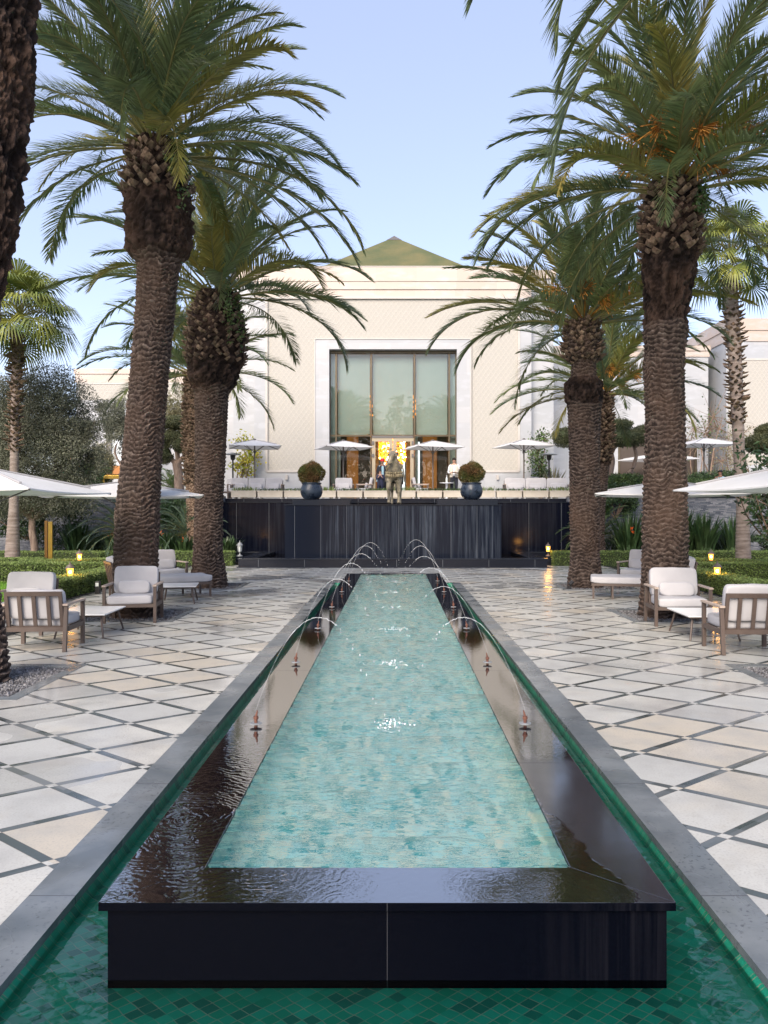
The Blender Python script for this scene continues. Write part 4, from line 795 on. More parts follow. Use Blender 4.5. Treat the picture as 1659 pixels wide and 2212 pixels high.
bb.build('planting_bed', 'soil', tagk='structure')

# ------------------------------------------------------------------ fountain wall and terrace
ft = thing('fountain_wall', 'wide black granite fountain wall with a low basin at its foot', 'fountain', (0, 27, 0))
b = MB(); b.box(-3.76, 3.72, 27.2, 29.2, 0, 2.04); ch(b.build('centre_wall', 'granite_wet'), ft)
b = MB(); b.box(-3.79, 3.75, 27.17, 29.2, 2.043, 2.075); ch(b.build('centre_cap', 'granite_cap'), ft)
b = MB(); b.box(-6.63, -3.765, 30.3, 30.9, 0, 2.17); b.box(3.725, 6.8, 30.3, 30.9, 0, 2.17); b.box(-3.765, 3.725, 29.203, 30.9, 0, 2.02); ch(b.build('side_wall', 'granite_side'), ft)
b = MB(); b.box(-6.66, 6.83, 30.27, 30.95, 2.173, 2.2); ch(b.build('side_cap', 'granite_cap'), ft)
b = MB(); b.box(-6.63, 6.8, 31.0, 31.3, 1.5, 2.34); ch(b.build('upper_wall', 'granite_low'), ft)
b = MB(); b.box(-5.05, 5.0, 25.62, 26.12, 0, .27); b.box(-5.05, -4.55, 26.12, 30.2, 0, .27); b.box(4.5, 5.0, 26.12, 30.2, 0, .27); b.box(-6.4, -5.053, 29.7, 30.2, 0, .27); b.box(5.003, 6.4, 29.7, 30.2, 0, .27); ch(b.build('basin_wall', 'granite_low'), ft)
b = MB(); b.box(-5.07, 5.02, 25.6, 26.14, .273, .30); b.box(-5.07, -4.53, 26.143, 30.2, .273, .30); b.box(4.48, 5.02, 26.143, 30.2, .273, .30); b.box(-6.4, -5.073, 29.68, 30.22, .273, .3); b.box(5.023, 6.4, 29.68, 30.22, .273, .3); ch(b.build('basin_coping', 'granite_cap', bevel=.004), ft)
b = MB(); b.box(-5.1, 5.05, 25.56, 25.615, 0, .03); ch(b.build('base_strip', 'granite_cap'), ft)
b = MB(); sheet(b, -4.55, 4.5, 26.12, 30.3, .2); ch(b.build('basin_water', 'low_water'), ft)
b = MB(); sheet(b, -4.55, 4.5, 26.12, 30.3, .02); ch(b.build('basin_floor', 'granite_cap'), ft)
for a, b_, lab in ((-3.6, -1.55, 'low black granite plinth under the left pot'), (1.55, 3.7, 'low black granite plinth under the right pot')):
    t = tag(MB().box(a, b_, 28.0, 29.1, 2.079, 2.25).build('plinth', 'granite_cap', bevel=.01), lab, 'plinth', 'plinths on the fountain wall')
st = thing('retaining_wall', 'grey stacked slate retaining wall behind the left planting bed', 'wall', (-12, 30.6, 0)); b = MB(); b.box(-30, -6.64, 30.6, 31.2, -.1, 2.38); ch(b.build('wall', 'stone'), st); ch(MB().box(-30, -6.66, 30.55, 31.25, 2.383, 2.44).build('cap', 'granite_low'), st)
st = thing('retaining_wall', 'grey stacked slate retaining wall behind the right planting bed', 'wall', (12, 30.6, 0)); b = MB(); b.box(6.81, 30, 30.6, 31.2, -.1, 2.38); ch(b.build('wall', 'stone'), st); ch(MB().box(6.85, 30, 30.55, 31.25, 2.383, 2.44).build('cap', 'granite_low'), st)
MB().box(-30, 30, 31.3, 60, 1.9, 2.35).build('terrace_floor', 'terrace', tagk='structure')

# planters with plants
k = 0; xs = np.arange(-6.55, 6.5, 1.07)
pos_words = ['far left end of the row', 'second from the left end', 'third from the left end', 'left of the left pot', 'behind the left pot', 'right of the left pot', 'left of the horse statue', 'behind the horse statue', 'right of the horse statue', 'left of the right pot', 'behind the right pot', 'right of the right pot', 'far right end of the row']
for i, x in enumerate(xs):
    t = thing('planter_box', 'cream planter box with low plants, ' + pos_words[min(i, 12)], 'planter', (x + .5, 31.9, 2.35), group='cream planter boxes along the terrace edge')
    b = MB(); b.box(-.5, .5, -.2, .2, .05, .27); b.build('box', 'planter', t); MB().box(-.515, .515, -.215, .215, .273, .32).build('rim', 'planter', t, bevel=.006)
    [MB().box(a, a + .06, y, y + .06, 0, .048).build('foot', 'white_cloth', t) for a in (-.46, .4) for y in (-.17, .11)]
    lm = MB(); kind = i % 3; [blades(lm, (d, random.uniform(-.1, .1), .3), 26, .16 if kind else .22, .025, .25, 1.1) for d in np.linspace(-.42, .42, 6)]
    lm.build('plants', ('hedge', 'dark_leaf', 'mid_leaf')[kind], t)

# pots with clipped balls
def ball_pot(x, lab):
    t = thing('glazed_pot', lab, 'plant pot', (x, 28.5, 2.25), group='pots with clipped balls on the fountain wall')
    b = MB(); b.lathe([(0.0, .004), (.22, .004), (.26, .03), (.36, .14), (.405, .28), (.40, .40), (.35, .52), (.33, .56), (.36, .59), (.365, .62), (.34, .62), (.32, .58), (0, .56)], seg=40); b.build('pot', 'pot', t, True)
    lm = MB(); P = cloud_pts((0, 0, .95), (.44, .44, .40), 9000, .72, freq=6, thr=.28); leaves(lm, P, .06, .022, norm((P - np.array([0, 0, .9])) + RNG.normal(0, .25, P.shape)), 0); lm.build('clipped_ball', 'ball', t)
    MB().sphere((0, 0, .95), .34, 16, 10).build('ball_core', 'hedge_in', t)
ball_pot(ux(673, 28.5), 'blue-black glazed pot with a clipped brownish ball, left of the horse'); ball_pot(ux(1018.5, 28.5), 'blue-black glazed pot with a clipped brownish ball, right of the horse')

# ------------------------------------------------------------------ hotel building
YF = 37.0
H = thing('hotel_building', 'pale marble main building with tall glazed entrance and green pyramid roof', 'building', (0, YF, 2.35))
fx = lambda v: ux(v, YF); fz = lambda v: uz(v, YF)
def part(name, m, boxes, par=H, **k):
    b = MB(); [b.box(*q) for q in boxes]; return ch(b.build(name, m, **k), par)
ztop = fz(581); zp = fz(647); zb = fz(1022)
xl, xr = fx(576), fx(1121); ml, mr = fx(681), fx(1016); wl_, wr_ = fx(711), fx(987); zw = fz(758); zm = fz(737)
XL, XR = fx(500), fx(1200)
part('wall', 'marble', [(XL, fx(549), YF + .45, YF + 1.2, 2.35, fz(600)), (fx(1148), XR, YF + .45, YF + 1.2, 2.35, fz(600)),
    (fx(549), xl, YF, YF + 1.2, 2.35, zp), (xr, fx(1148), YF, YF + 1.2, 2.35, zp), (xl, ml, YF, YF + 1.2, 2.35, zb), (mr, xr, YF, YF + 1.2, 2.35, zb),
    (ml, wl_, YF - .02, YF + 1.2, 2.35, zm), (wr_, mr, YF - .02, YF + 1.2, 2.35, zm), (wl_, wr_, YF - .02, YF + 1.2, zw, zm)])
part('side_wall', 'marble', [(XL, XL + .4, YF + 1.2, YF + 14, 2.35, fz(600)), (XR - .4, XR, YF + 1.2, YF + 14, 2.35, fz(600))])
part('cornice', 'marble_up', [(fx(549), fx(1148), YF + .02, YF + 1.2, zp, fz(629)), (fx(549) - .02, fx(1148) + .02, YF - .03, YF + 1.2, fz(629) + .003, fz(612)), (fx(549) - .04, fx(1148) + .04, YF - .06, YF + 1.2, fz(612) + .003, ztop)])
part('cornice_ledge', 'ledge', [(fx(549) - .06, fx(1148) + .06, YF - .08, YF + 1.2, ztop + .003, ztop + .04)])
part('side_cornice', 'marble_up', [(XL - .1, fx(549) - .15, YF + .35, YF + 1.4, fz(600) + .003, fz(582)), (fx(1148) + .15, XR + .1, YF + .35, YF + 1.4, fz(600) + .003, fz(582))])
part('carved_panel', 'lattice', [(xl, ml - .001, YF + .06, YF + 1.1, zb, zp - .001), (mr + .001, xr, YF + .06, YF + 1.1, zb, zp - .001), (ml, mr, YF + .06, YF + 1.1, zm, zp - .002)])
t_ = .05
part('panel_frame', 'ledge', [(xl - t_, xl + t_, YF - .04, YF + .1, zb, zp), (xr - t_, xr + t_, YF - .04, YF + .1, zb, zp), (xl, xr, YF - .043, YF + .1, zp - t_, zp + t_), (xl, ml, YF - .043, YF + .1, zb - t_, zb + t_), (mr, xr, YF - .043, YF + .1, zb - t_, zb + t_),
    (ml - t_, ml, YF - .05, YF + .1, zb, zm + t_), (mr, mr + t_, YF - .05, YF + .1, zb, zm + t_), (ml, mr, YF - .05, YF + .1, zm, zm + t_)])
# pyramid roof
b = MB(); A = (fx(851.5) , 45, 17.5); wv = 7.0; zr = 12.2
b.raw([(A[0] - wv, 45 - wv, zr), (A[0] + wv, 45 - wv, zr), (A[0] + wv, 45 + wv, zr), (A[0] - wv, 45 + wv, zr), A], [(0, 1, 4), (1, 2, 4), (2, 3, 4), (3, 0, 4)])
rf = ch(b.build('roof', 'roof'), H); c_ = MB(); c_.raw([(A[0] - .42, 44.58, 17.2), (A[0] + .42, 44.58, 17.2), (A[0] + .42, 45.42, 17.2), (A[0] - .42, 45.42, 17.2), (A[0], 45, 17.58)], [(0, 1, 4), (1, 2, 4), (2, 3, 4), (3, 0, 4)]); o = c_.build('roof_cap', 'rib'); o.parent = rf
part('roof_deck', 'ledge', [(XL, XR, YF + 1.2, YF + 16, 11.9, 12.15)])
# window bays: frames, panes, shades
YW = YF + .45; zt1 = fz(943); zfl = 2.35
bays = [711, 724.7, 801, 895.6, 971.7, 987]
def window(v0, v1, z0, z1, fm, pm, fw=.04, mull=(), name='window'):
    x0, x1 = fx(v0), fx(v1); b = MB(); b.box(x0, x0 + fw, YW - .08, YW + .08, z0, z1); b.box(x1 - fw, x1, YW - .08, YW + .08, z0, z1); b.box(x0 + fw, x1 - fw, YW - .08, YW + .08, z1 - fw, z1); b.box(x0 + fw, x1 - fw, YW - .08, YW + .08, z0, z0 + fw)
    for m_ in mull: b.box(fx(m_) - .05, fx(m_) + .05, YW - .082, YW + .082, z0 + fw, z1 - fw)
    o = ch(b.build(name, fm), H); p = MB().box(x0 + fw, x1 - fw, YW - .008, YW + .008, z0 + fw, z1 - fw).build('pane', pm); p.parent = o; return o
for v0, v1 in zip(bays[:-1], bays[1:]): window(v0, v1, zt1, zw, 'bronze_frame', 'pane')
for i, (v0, v1) in enumerate(zip(bays[:-1], bays[1:])):
    if i == 2: continue
    window(v0, v1, zfl, zt1 - .002, 'bronze_frame', 'pane_low')
part('lintel_shadow_frame', 'bronze_frame', [(wl_, wr_, YW - .14, YW + .1, zw - .12, zw - .001)])
# double door
for (a, b2, hs) in ((803, 848, 1), (849, 894, -1)):
    o = window(a, b2, zfl, zt1 - .12, 'door_frame', 'pane_low', .16, name='door'); hx = fx(847 if hs > 0 else 850)
    for hz in (3.2, 4.4, 5.0):
        q_ = MB().box(fx(a) - .02 if hs > 0 else fx(b2) - .1, fx(a) + .1 if hs > 0 else fx(b2) + .02, YW - .13, YW - .083, hz, hz + .16).build('hinge', 'rib'); q_.parent = o
    q_ = MB().box(hx - .02, hx + .02, YW - .16, YW - .084, 3.25, 3.75).build('handle', 'rib'); q_.parent = o
part('door_closer_rail', 'rib', [(fx(803), fx(893), YW - .1, YW + .05, zt1 - .118, zt1 - .01)])
# shades with soft folds
for v0, v1, zz in ((725, 800, zt1 + .12), (802, 895, zt1 + .08), (897, 971, zt1 + .1)):
    x0, x1 = fx(v0) + .05, fx(v1) - .05; X, Z = np.meshgrid(np.linspace(x0, x1, 60), np.linspace(zz, zw - .1, 90), indexing='ij'); s_ = (Z - zz) / (zw - zz)
    Yy = YW + .32 + .025 * np.sin((X - x0) * 5) * (1 - s_) + .03 * np.cos(Z * 6) * np.exp(-s_ * 5); Z2 = Z - .12 * np.cos((X - (x0 + x1) / 2) / (x1 - x0) * PI) * np.exp(-s_ * 14)
    ch(MB().grid(X, Yy, Z2).build('roman_shade', 'shade', smooth=True), H)
for v0, v1 in ((712, 724), (972, 986)): part('curtain', 'curtain', [(fx(v0), fx(v1), YW + .3, YW + .34, 2.4, zw - .1)])
part('curtain', 'curtain', [(fx(726), fx(733), YW + .3, YW + .38, 2.4, zt1)]); part('curtain', 'curtain', [(fx(898), fx(903), YW + .3, YW + .38, 2.4, zt1)])
# interior room
part('interior_wall', 'interior', [(XL + .5, XR - .5, YF + 10, YF + 10.2, 2.35, 11.8), (fx(690), fx(692), YF + 1.2, YF + 10, 2.35, 11.8), (fx(1012), fx(1014), YF + 1.2, YF + 10, 2.35, 11.8)])
part('interior_ceiling', 'interior', [(fx(692), fx(1012), YF + 1.2, YF + 10, 10.6, 10.8)])
part('interior_panel', 'int_wood', [(fx(742), fx(768), YF + 2.6, YF + 2.75, 2.4, 5.6), (fx(805), fx(815), YF + 3, YF + 3.1, 2.4, 7), (fx(879), fx(892), YF + 3, YF + 3.1, 2.4, 7), (fx(918), fx(950), YF + 2.6, YF + 2.75, 2.4, 5.6)])
part('interior_screen', 'int_dark', [(fx(728), fx(742), YF + 2.4, YF + 2.5, 2.4, 5.6), (fx(770), fx(800), YF + 2.4, YF + 2.5, 2.4, 5.6), (fx(900), fx(916), YF + 2.4, YF + 2.5, 2.4, 5.6), (fx(952), fx(972), YF + 2.4, YF + 2.5, 2.4, 5.6)])
part('interior_window', mat('far_daylight', (.6, .7, .7), r=.5, e=(.75, .85, .9), es=.55), [(fx(817), fx(832), YF + 9.8, YF + 9.95, 2.9, 6.6), (fx(866), fx(880), YF + 9.8, YF + 9.95, 2.9, 6.6), (fx(906), fx(910), YF + 2.3, YF + 2.35, 3, 5.3)])
part('wall_lamp', 'ledge', [(fx(617), fx(622), YF - .12, YF, fz(1040), fz(1030)), (fx(1072), fx(1077), YF - .12, YF, fz(1040), fz(1030))])
# chandelier
Cn = thing('chandelier', 'huge amber glass chandelier glowing behind the entrance doors', 'chandelier', (fx(850), YF + 4.5, 8)); am = MB(); cy = YF + 4.5; rod = MB()
rod.tube([(fx(850), cy, 10.6), (fx(850), cy, 7.4)], .03, 6)
for (zz, rr, n) in ((7.6, 2.0, 110), (7.1, 1.6, 80), (6.2, .5, 50), (5.75, .75, 80), (5.3, .95, 120), (4.95, 1.05, 150), (4.7, .9, 110), (4.45, .5, 60)):
    for j in range(n):
        a = random.random() * 2 * PI; r = rr * random.uniform(.7, 1); am.sphere((fx(850) + r * math.cos(a), cy + r * math.sin(a), zz + random.uniform(-.2, .2)), random.uniform(.03, .09), 5, 3)
ch(am.build('glass_drops', 'amber'), Cn); ch(rod.build('rod', 'brass'), Cn)
bm_ = MB(); [bm_.sphere((fx(850) + random.uniform(-.9, .9), cy - random.uniform(.2, .9), random.uniform(4.6, 5.9)), .045, 6, 4) for _ in range(34)]; ch(bm_.build('bulbs', 'bulb'), Cn)
cl = bpy.data.lights.new('chandelier_light', 'POINT'); cl.energy = 40; cl.color = (1, .5, .15); cl.shadow_soft_size = .8; lo = bpy.data.objects.new('chandelier_light', cl); COL.objects.link(lo); lo.location = (fx(850), cy, 5.6); lo.parent = Cn; lo.matrix_parent_inverse = Matrix.Translation(-Cn.location)

# wings
def wing(name, label, x0, x1, Y, steps, opening=None, lat=None):
    t = thing(name, label, 'building', ((x0 + x1) / 2, Y, 2.35)); b = MB(); zt = steps[0]
    if opening: a, c, zo = opening; b.box(x0, a, Y, Y + 8, 2.35, zt); b.box(c, x1, Y, Y + 8, 2.35, zt); b.box(a, c, Y, Y + 8, zo, zt); b.box(a, c, Y + 4, Y + 8, 2.35, zo)
    else: b.box(x0, x1, Y, Y + 8, 2.35, zt)
    ch(b.build('wall', 'marble'), t); z = zt; c_ = MB()
    for i, h in enumerate(steps[1:]): e = .05 * (i + 1); c_.box(x0 - e, x1 + e, Y - e, Y + 8 + e, z + .003, h); z = h
    ch(c_.build('cornice', 'marble_up'), t)
    if lat: ch(MB().box(lat[0], lat[1], Y - .02, Y - .001, lat[2], lat[3]).build('carved_panel', 'lattice'), t); ch(MB().box(lat[0] - .08, lat[1] + .08, Y - .045, Y - .002, lat[3], lat[3] + .1).build('panel_frame', 'ledge'), t)
    if opening:
        fr = MB(); fr.box(a, a + .12, Y + .02, Y + .2, 2.35, zo); fr.box(c - .12, c, Y + .02, Y + .2, 2.35, zo); fr.box(a, c, Y + .02, Y + .2, zo - .12, zo); ch(fr.build('door_frame', 'bronze_frame'), t); ch(MB().box(a + .12, c - .12, Y + .09, Y + .11, 2.36, zo - .12).build('dark_glass', 'int_dark'), t)
    return t
Yg = 42.0; gx = lambda v: ux(v, Yg); gz = lambda v: uz(v, Yg)
wing('left_wing', 'lower pale marble wing behind the left palms', gx(165), gx(520), Yg, (gz(830), gz(812), gz(801)), None, (gx(170), gx(500), gz(868), gz(834)))
wing('right_wing', 'pale marble wing seen between the right palms with dark doorway', gx(1180), gx(1530), Yg, (gz(775), gz(762), gz(751)), (gx(1335), gx(1506), gz(955)))
wing('right_corner_wing', 'taller pale marble block at the right edge behind the fan palm', gx(1552), gx(1800), Yg - 1, (gz(750), gz(727), gz(702)), None, (gx(1556), gx(1640), gz(1010), gz(790)))
# left wing window bay
t = thing('window_bay', 'grey framed window bay with a white blind on the left wing', 'window', (ux(262, 40), 40, 2.35)); b = MB(); ch(MB().box(ux(232, 40), ux(243, 40), 39.8, 40, 2.35, uz(905, 40)).build('frame', 'rib'), t); ch(MB().box(ux(243, 40), ux(285, 40), 39.9, 40, uz(1008, 40), uz(905, 40)).build('blind', 'screen'), t); ch(MB().box(ux(243, 40), ux(285, 40), 39.9, 40, uz(1035, 40), uz(1010, 40)).build('opening', 'int_wood'), t)
t = thing('brass_stand', 'square brass frame stand on the left terrace beside the tallest palm', 'stand', (ux(240, 33), 33, 2.35)); x0, x1 = ux(226, 33), ux(262, 33); zt = uz(1028, 33)
ch(MB().box(x0, x1, 32.8, 33.2, zt - .2, zt - .06).build('top', 'brass', bevel=.01), t)
for x in (x0, x1 - .06):
    for y in (32.8, 33.14): ch(MB().box(x, x + .06, y, y + .06, 2.35, zt - .203).build('leg', 'brass'), t)
ch(MB().box(x0 + .1, x1 - .1, 32.9, 33.1, zt - .057, zt).build('tray', 'brass_dark'), t)

# ------------------------------------------------------------------ umbrellas
def umbrella(label, x, y, z0, zrim, side, rz, rise=.33, group=None, pole_h=None):
    t = thing('parasol', label, 'umbrella', (x, y, z0), rz, group); h = zrim - z0; a = side / 2; b = MB(); N = 14
    # four panels, slightly sagging between the ribs, with a short hanging edge
    for q in range(4):
        c, s = math.cos(q * PI / 2), math.sin(q * PI / 2); u, v = np.meshgrid(np.linspace(0.02, 1, N), np.linspace(-1, 1, N), indexing='ij')
        X = u * a; Y = u * v * a; Z = h + rise * (1 - u) - .03 * u * (1 - v ** 2) * side / 2.7 * u
        b.grid(X * c - Y * s, X * s + Y * c, Z); e = np.linspace(-1, 1, N); Xe = np.vstack([np.full(N, a), np.full(N, a)]); Ye = np.vstack([e * a, e * a]); Ze = np.vstack([h - .03 * (1 - e ** 2) * side / 2.7, h - .03 * (1 - e ** 2) * side / 2.7 - .02])
        b.grid(Xe * c - Ye * s, Xe * s + Ye * c, Ze)
    b.build('canopy', 'canopy', t, True); MB().tube([(0, 0, 0), (0, 0, h + rise + .02)], .03, 12).build('pole', 'pole', t, True)
    MB().lathe([(0, .05), (.05, .05), (.07, .02), (.09, 0), (0, 0)], (0, 0, h + rise), 14).build('finial', 'rib', t); MB().tube([(0, 0, h - .28), (0, 0, h - .16)], .05, 12).build('runner', 'rib', t)
    MB().box(-.35, .35, -.35, .35, 0.002, .06).build('base_plate', 'rib', t, bevel=.01)
    for q in range(4):
        c, s = math.cos(q * PI / 2 + PI / 4) * 2 ** .5, math.sin(q * PI / 2 + PI / 4) * 2 ** .5
        MB().tube([(0, 0, h + rise - .03), (a * c, a * s, h - .02)], .016, 6).build('rib', 'rib', t); MB().tube([(a * c * .06, a * s * .06, h + rise * .94 + .012), (a * c * .82, a * s * .82, h + rise * .18 + .014)], [.014, .02], 6).build('seam_strip', 'seam', t); MB().tube([(0, 0, h - .24), (a * c * .45, a * s * .45, h + rise * .55 - .05)], .013, 6).build('strut', 'rib', t)
    return t
GU = 'front parasols over the lounge chairs'; GT = 'parasols on the raised terrace'
umbrella('white parasol cut off by the left edge, nearest on the left', -6.05, 11.7, 0, 2.15, 2.7, R(-2), .34, GU)
umbrella('wide white parasol crossing the tallest left palm trunk', ux(268, 15.6), 15.6, 0, 2.155, 2.9, R(17), .27, GU)
umbrella('white parasol cut off by the right edge, nearest on the right', 5.75, 10.75, 0, 2.17, 2.7, R(7), .36, GU)
umbrella('white parasol crossing the big right palm trunk, lit orange beneath', ux(1440, 16.0), 16.0, 0, 2.19, 2.8, R(-15), .27, GU)
YT = 34.0
for v, h0, s, rz, lab in ((550, 969, 2.15, 12, 'above the left sofa'), (741.6, 971, 2.05, 20, 'in front of the left side of the glazed entrance'), (935, 971, 2.1, 18, 'between the horse statue and the waiter'), (1131.7, 968, 2.1, 14, 'above the right sofa'), (1520.7, 965, 2.1, 10, 'beside the slim fan palm on the right')):
    umbrella('white terrace parasol ' + lab, ux(v, YT), YT, 2.35, uz(h0, YT), s, R(rz), .30, GT)
umbrella('farthest terrace parasol half hidden behind the big right palm', ux(1420, 40), 40, 2.35, uz(996, 40), 2.9, R(20), .3, GT)

# ------------------------------------------------------------------ furniture
def cushion(mb, x0, x1, y0, y1, z0, z1, p=6, M=None, n=14):
    """soft super-ellipsoid pillow"""
    th = np.linspace(-PI / 2, PI / 2, n); ph = np.linspace(-PI, PI, 2 * n + 1); T, P = np.meshgrid(th, ph, indexing='ij'); e = 2 / p
    f = lambda w_, k: np.sign(w_) * np.abs(w_) ** k
    X = f(np.cos(T), e * .8) * f(np.cos(P), e * .8); Y = f(np.cos(T), e * .8) * f(np.sin(P), e * .8); Z = f(np.sin(T), e * 1.7)
    c = np.array([(x0 + x1) / 2, (y0 + y1) / 2, (z0 + z1) / 2]); s = np.array([(x1 - x0) / 2, (y1 - y0) / 2, (z1 - z0) / 2]); v = np.stack([X, Y, Z], -1) * s + c
    v[..., 2] += .006 * np.sin(v[..., 0] * 17 + v[..., 1] * 9)
    if M is not None: v = v @ np.array(M.to_3x3()).T + np.array(M.translation)
    mb.grid(v[..., 0], v[..., 1], v[..., 2])
def rot_at(px, py, pz, ax, a): return Matrix.Translation((px, py, pz)) @ Matrix.Rotation(a, 4, ax) @ Matrix.Translation((-px, -py, -pz))
def armchair(label, loc, rz, width=.86, seats=1, lumbar=True, group='lounge armchairs on the pool terrace', topc=.90, slats=True, high=True):
    """faces -Y; origin on the floor below the middle"""
    t = thing('armchair' if seats == 1 else 'sofa', label, 'armchair' if seats == 1 else 'sofa', loc, rz, group); a = width / 2; D = .34; bw = .05
    for s in (-1, 1):
        x0, x1 = sorted((s * a, s * (a - bw)))
        MB().box(x0, x1, -D, -D + bw, 0, .60).build('leg', 'frame', t, bevel=.004)
        MB().box(x0, x1, D - bw, D, 0, .60, Matrix.Shear('XY', 4, (0, 0)) if False else rot_at(0, D, .6, 'X', R(6))).build('leg', 'frame', t, bevel=.004)
        MB().box(x0 - .008, x1 + .008, -D - .02, D + .02, .602, .63).build('armrest', 'armwood', t, bevel=.006)
        MB().box(x0 + .006, x1 - .006, -D + bw, D - bw, .26, .32).build('side_rail', 'frame', t)
    MB().box(-a + bw, a - bw, -D + .004, -D + bw - .004, .262, .32).build('front_rail', 'frame', t); MB().box(-a + bw, a - bw, D - bw, D - .01, .262, .32).build('rear_rail', 'frame', t)
    Mb = rot_at(0, D - .05, .3, 'X', R(-11)); bx = a - .06; b = MB(); b.box(-bx, bx, D - .07, D - .04, .745, .80, Mb); b.box(-bx, bx, D - .07, D - .04, .29, .33, Mb)
    for s in (-1, 1): x0, x1 = sorted((s * bx, s * (bx - .045))); b.box(x0, x1, D - .071, D - .039, .33, .745, Mb)
    b.build('back_frame', 'frame', t)
    for k_ in range(int(3 * seats)):
        x = -bx + (k_ + 1) * 2 * bx / (3 * seats + 1); MB().box(x - .024, x + .024, D - .066, D - .044, .33, .745, Mb).build('back_slat', 'frame', t)
    w_ = (2 * a - 2 * bw - .02) / seats
    for k_ in range(seats):
        x0 = -a + bw + .01 + k_ * w_; c = MB(); cushion(c, x0, x0 + w_ - .005, -D - .02, D - .13, .31, .46, 9); c.build('seat_cushion', 'cushion', t, True)
        c = MB(); cushion(c, x0 + .005, x0 + w_ - .01, D - .21, D - .08, .42, topc, 9, rot_at(0, D - .1, .35, 'X', R(-11))); c.build('back_cushion', 'cushion', t, True)
        if lumbar: c = MB(); cushion(c, x0 + .11, x0 + w_ - .11, D - .36, D - .24, .45, .68, 5, rot_at(0, D - .3, .45, 'X', R(-14))); c.build('lumbar_pillow', 'cushion', t, True)
    return t
c0 = armchair('grey-cushioned armchair with its slatted back to the camera, left front', (-4.72, 10.68, 0), PI + R(3), topc=.80)
armchair('grey-cushioned armchair with lumbar pillow, far left beyond the slatted-back chair', (-5.62, 12.0, 0), R(0))
armchair('grey-cushioned armchair facing the camera before the tallest left palm', (-4.37, 13.28, 0), R(7))
armchair('grey-cushioned armchair with its slatted back to the camera, right front', (4.66, 10.45, 0), PI + R(-2), lumbar=False)
armchair('grey-cushioned armchair facing the camera before the big right palm', (4.66, 12.88, 0), R(-4), .9)
armchair('armchair mostly hidden behind the tallest left palm and the daybed', (-5.5, 19.0, 0), R(40))
armchair('armchair mostly hidden behind the big right palm and the daybed', (5.95, 19.0, 0), R(-40))
def daybed(label, loc, rz):
    """long seat along +X with the back at -X"""
    t = thing('chaise_lounge', label, 'chaise lounge', loc, rz, 'chaise lounges behind the big palms'); L, W = 1.0, .40
    for x, y in ((-L, -W), (-L, W - .04), (L - .06, -W), (L - .06, W - .04), (.55, -W), (.55, W - .04)): MB().box(x, x + .04, y, y + .04, 0, .27).build('leg', 'frame', t)
    MB().box(-L, L, -W, W, .272, .325).build('seat_frame', 'frame', t, bevel=.005); c = MB(); cushion(c, -L + .02, L + .02, -W - .01, W + .01, .325, .47, 12); c.build('seat_cushion', 'cushion', t, True)
    for s in (-1, 1): MB().box(-L, -L + .55, s * W - .02, s * W + .02, .58, .61).build('armrest', 'armwood', t); MB().box(-L + .5, -L + .54, s * W - .02, s * W + .02, .325, .58).build('arm_post', 'frame', t)
    Mb = rot_at(-L, 0, .3, 'Y', R(-13)); b = MB(); b.box(-L, -L + .03, -W, W, .76, .81, Mb); [b.box(-L, -L + .03, y, y + .045, .3, .76, Mb) for y in (-W, -.2, 0, .2, W - .045)]; b.build('back_frame', 'frame', t)
    c = MB(); cushion(c, -L + .04, -L + .2, -W + .02, W - .02, .42, .88, 8, Mb); c.build('back_cushion', 'cushion', t, True); c = MB(); cushion(c, -L + .2, -L + .32, -W + .1, W - .1, .45, .68, 5, Mb); c.build('lumbar_pillow', 'cushion', t, True)
daybed('grey-cushioned chaise lounge behind the tallest left palm, foot end to the right', (-4.98, 16.9, 0), R(30)); daybed('grey-cushioned chaise lounge behind the big right palm, foot end to the left', (5.25, 16.75, 0), PI + R(-14))
def side_table(label, loc, rz, sx=.38, sy=.5, h=.36):
    t = thing('coffee_table', label, 'table', loc, rz, 'low white coffee tables'); MB().box(-sx, sx, -sy, sy, h - .018, h).build('table_top', 'tabletop', t, bevel=.004); MB().box(-sx + .04, sx - .04, -sy + .04, sy - .04, h - .045, h - .02).build('apron', 'frame', t)
    for a in (-1, 1):
        for b_ in (-1, 1): MB().tube([(a * (sx - .03), b_ * (sy - .03), 0), (a * (sx - .09), b_ * (sy - .12), h - .045)], [.014, .018], 8).build('leg', 'frame', t)
side_table('low white coffee table between the two front left armchairs', (-4.55, 11.85, 0), R(2)); side_table('low white coffee table in front of the left chaise lounge', (-4.33, 15.95, 0), R(10), .36, .42)
side_table('low white coffee table between the two front right armchairs', (4.60, 11.65, 0), R(-2))
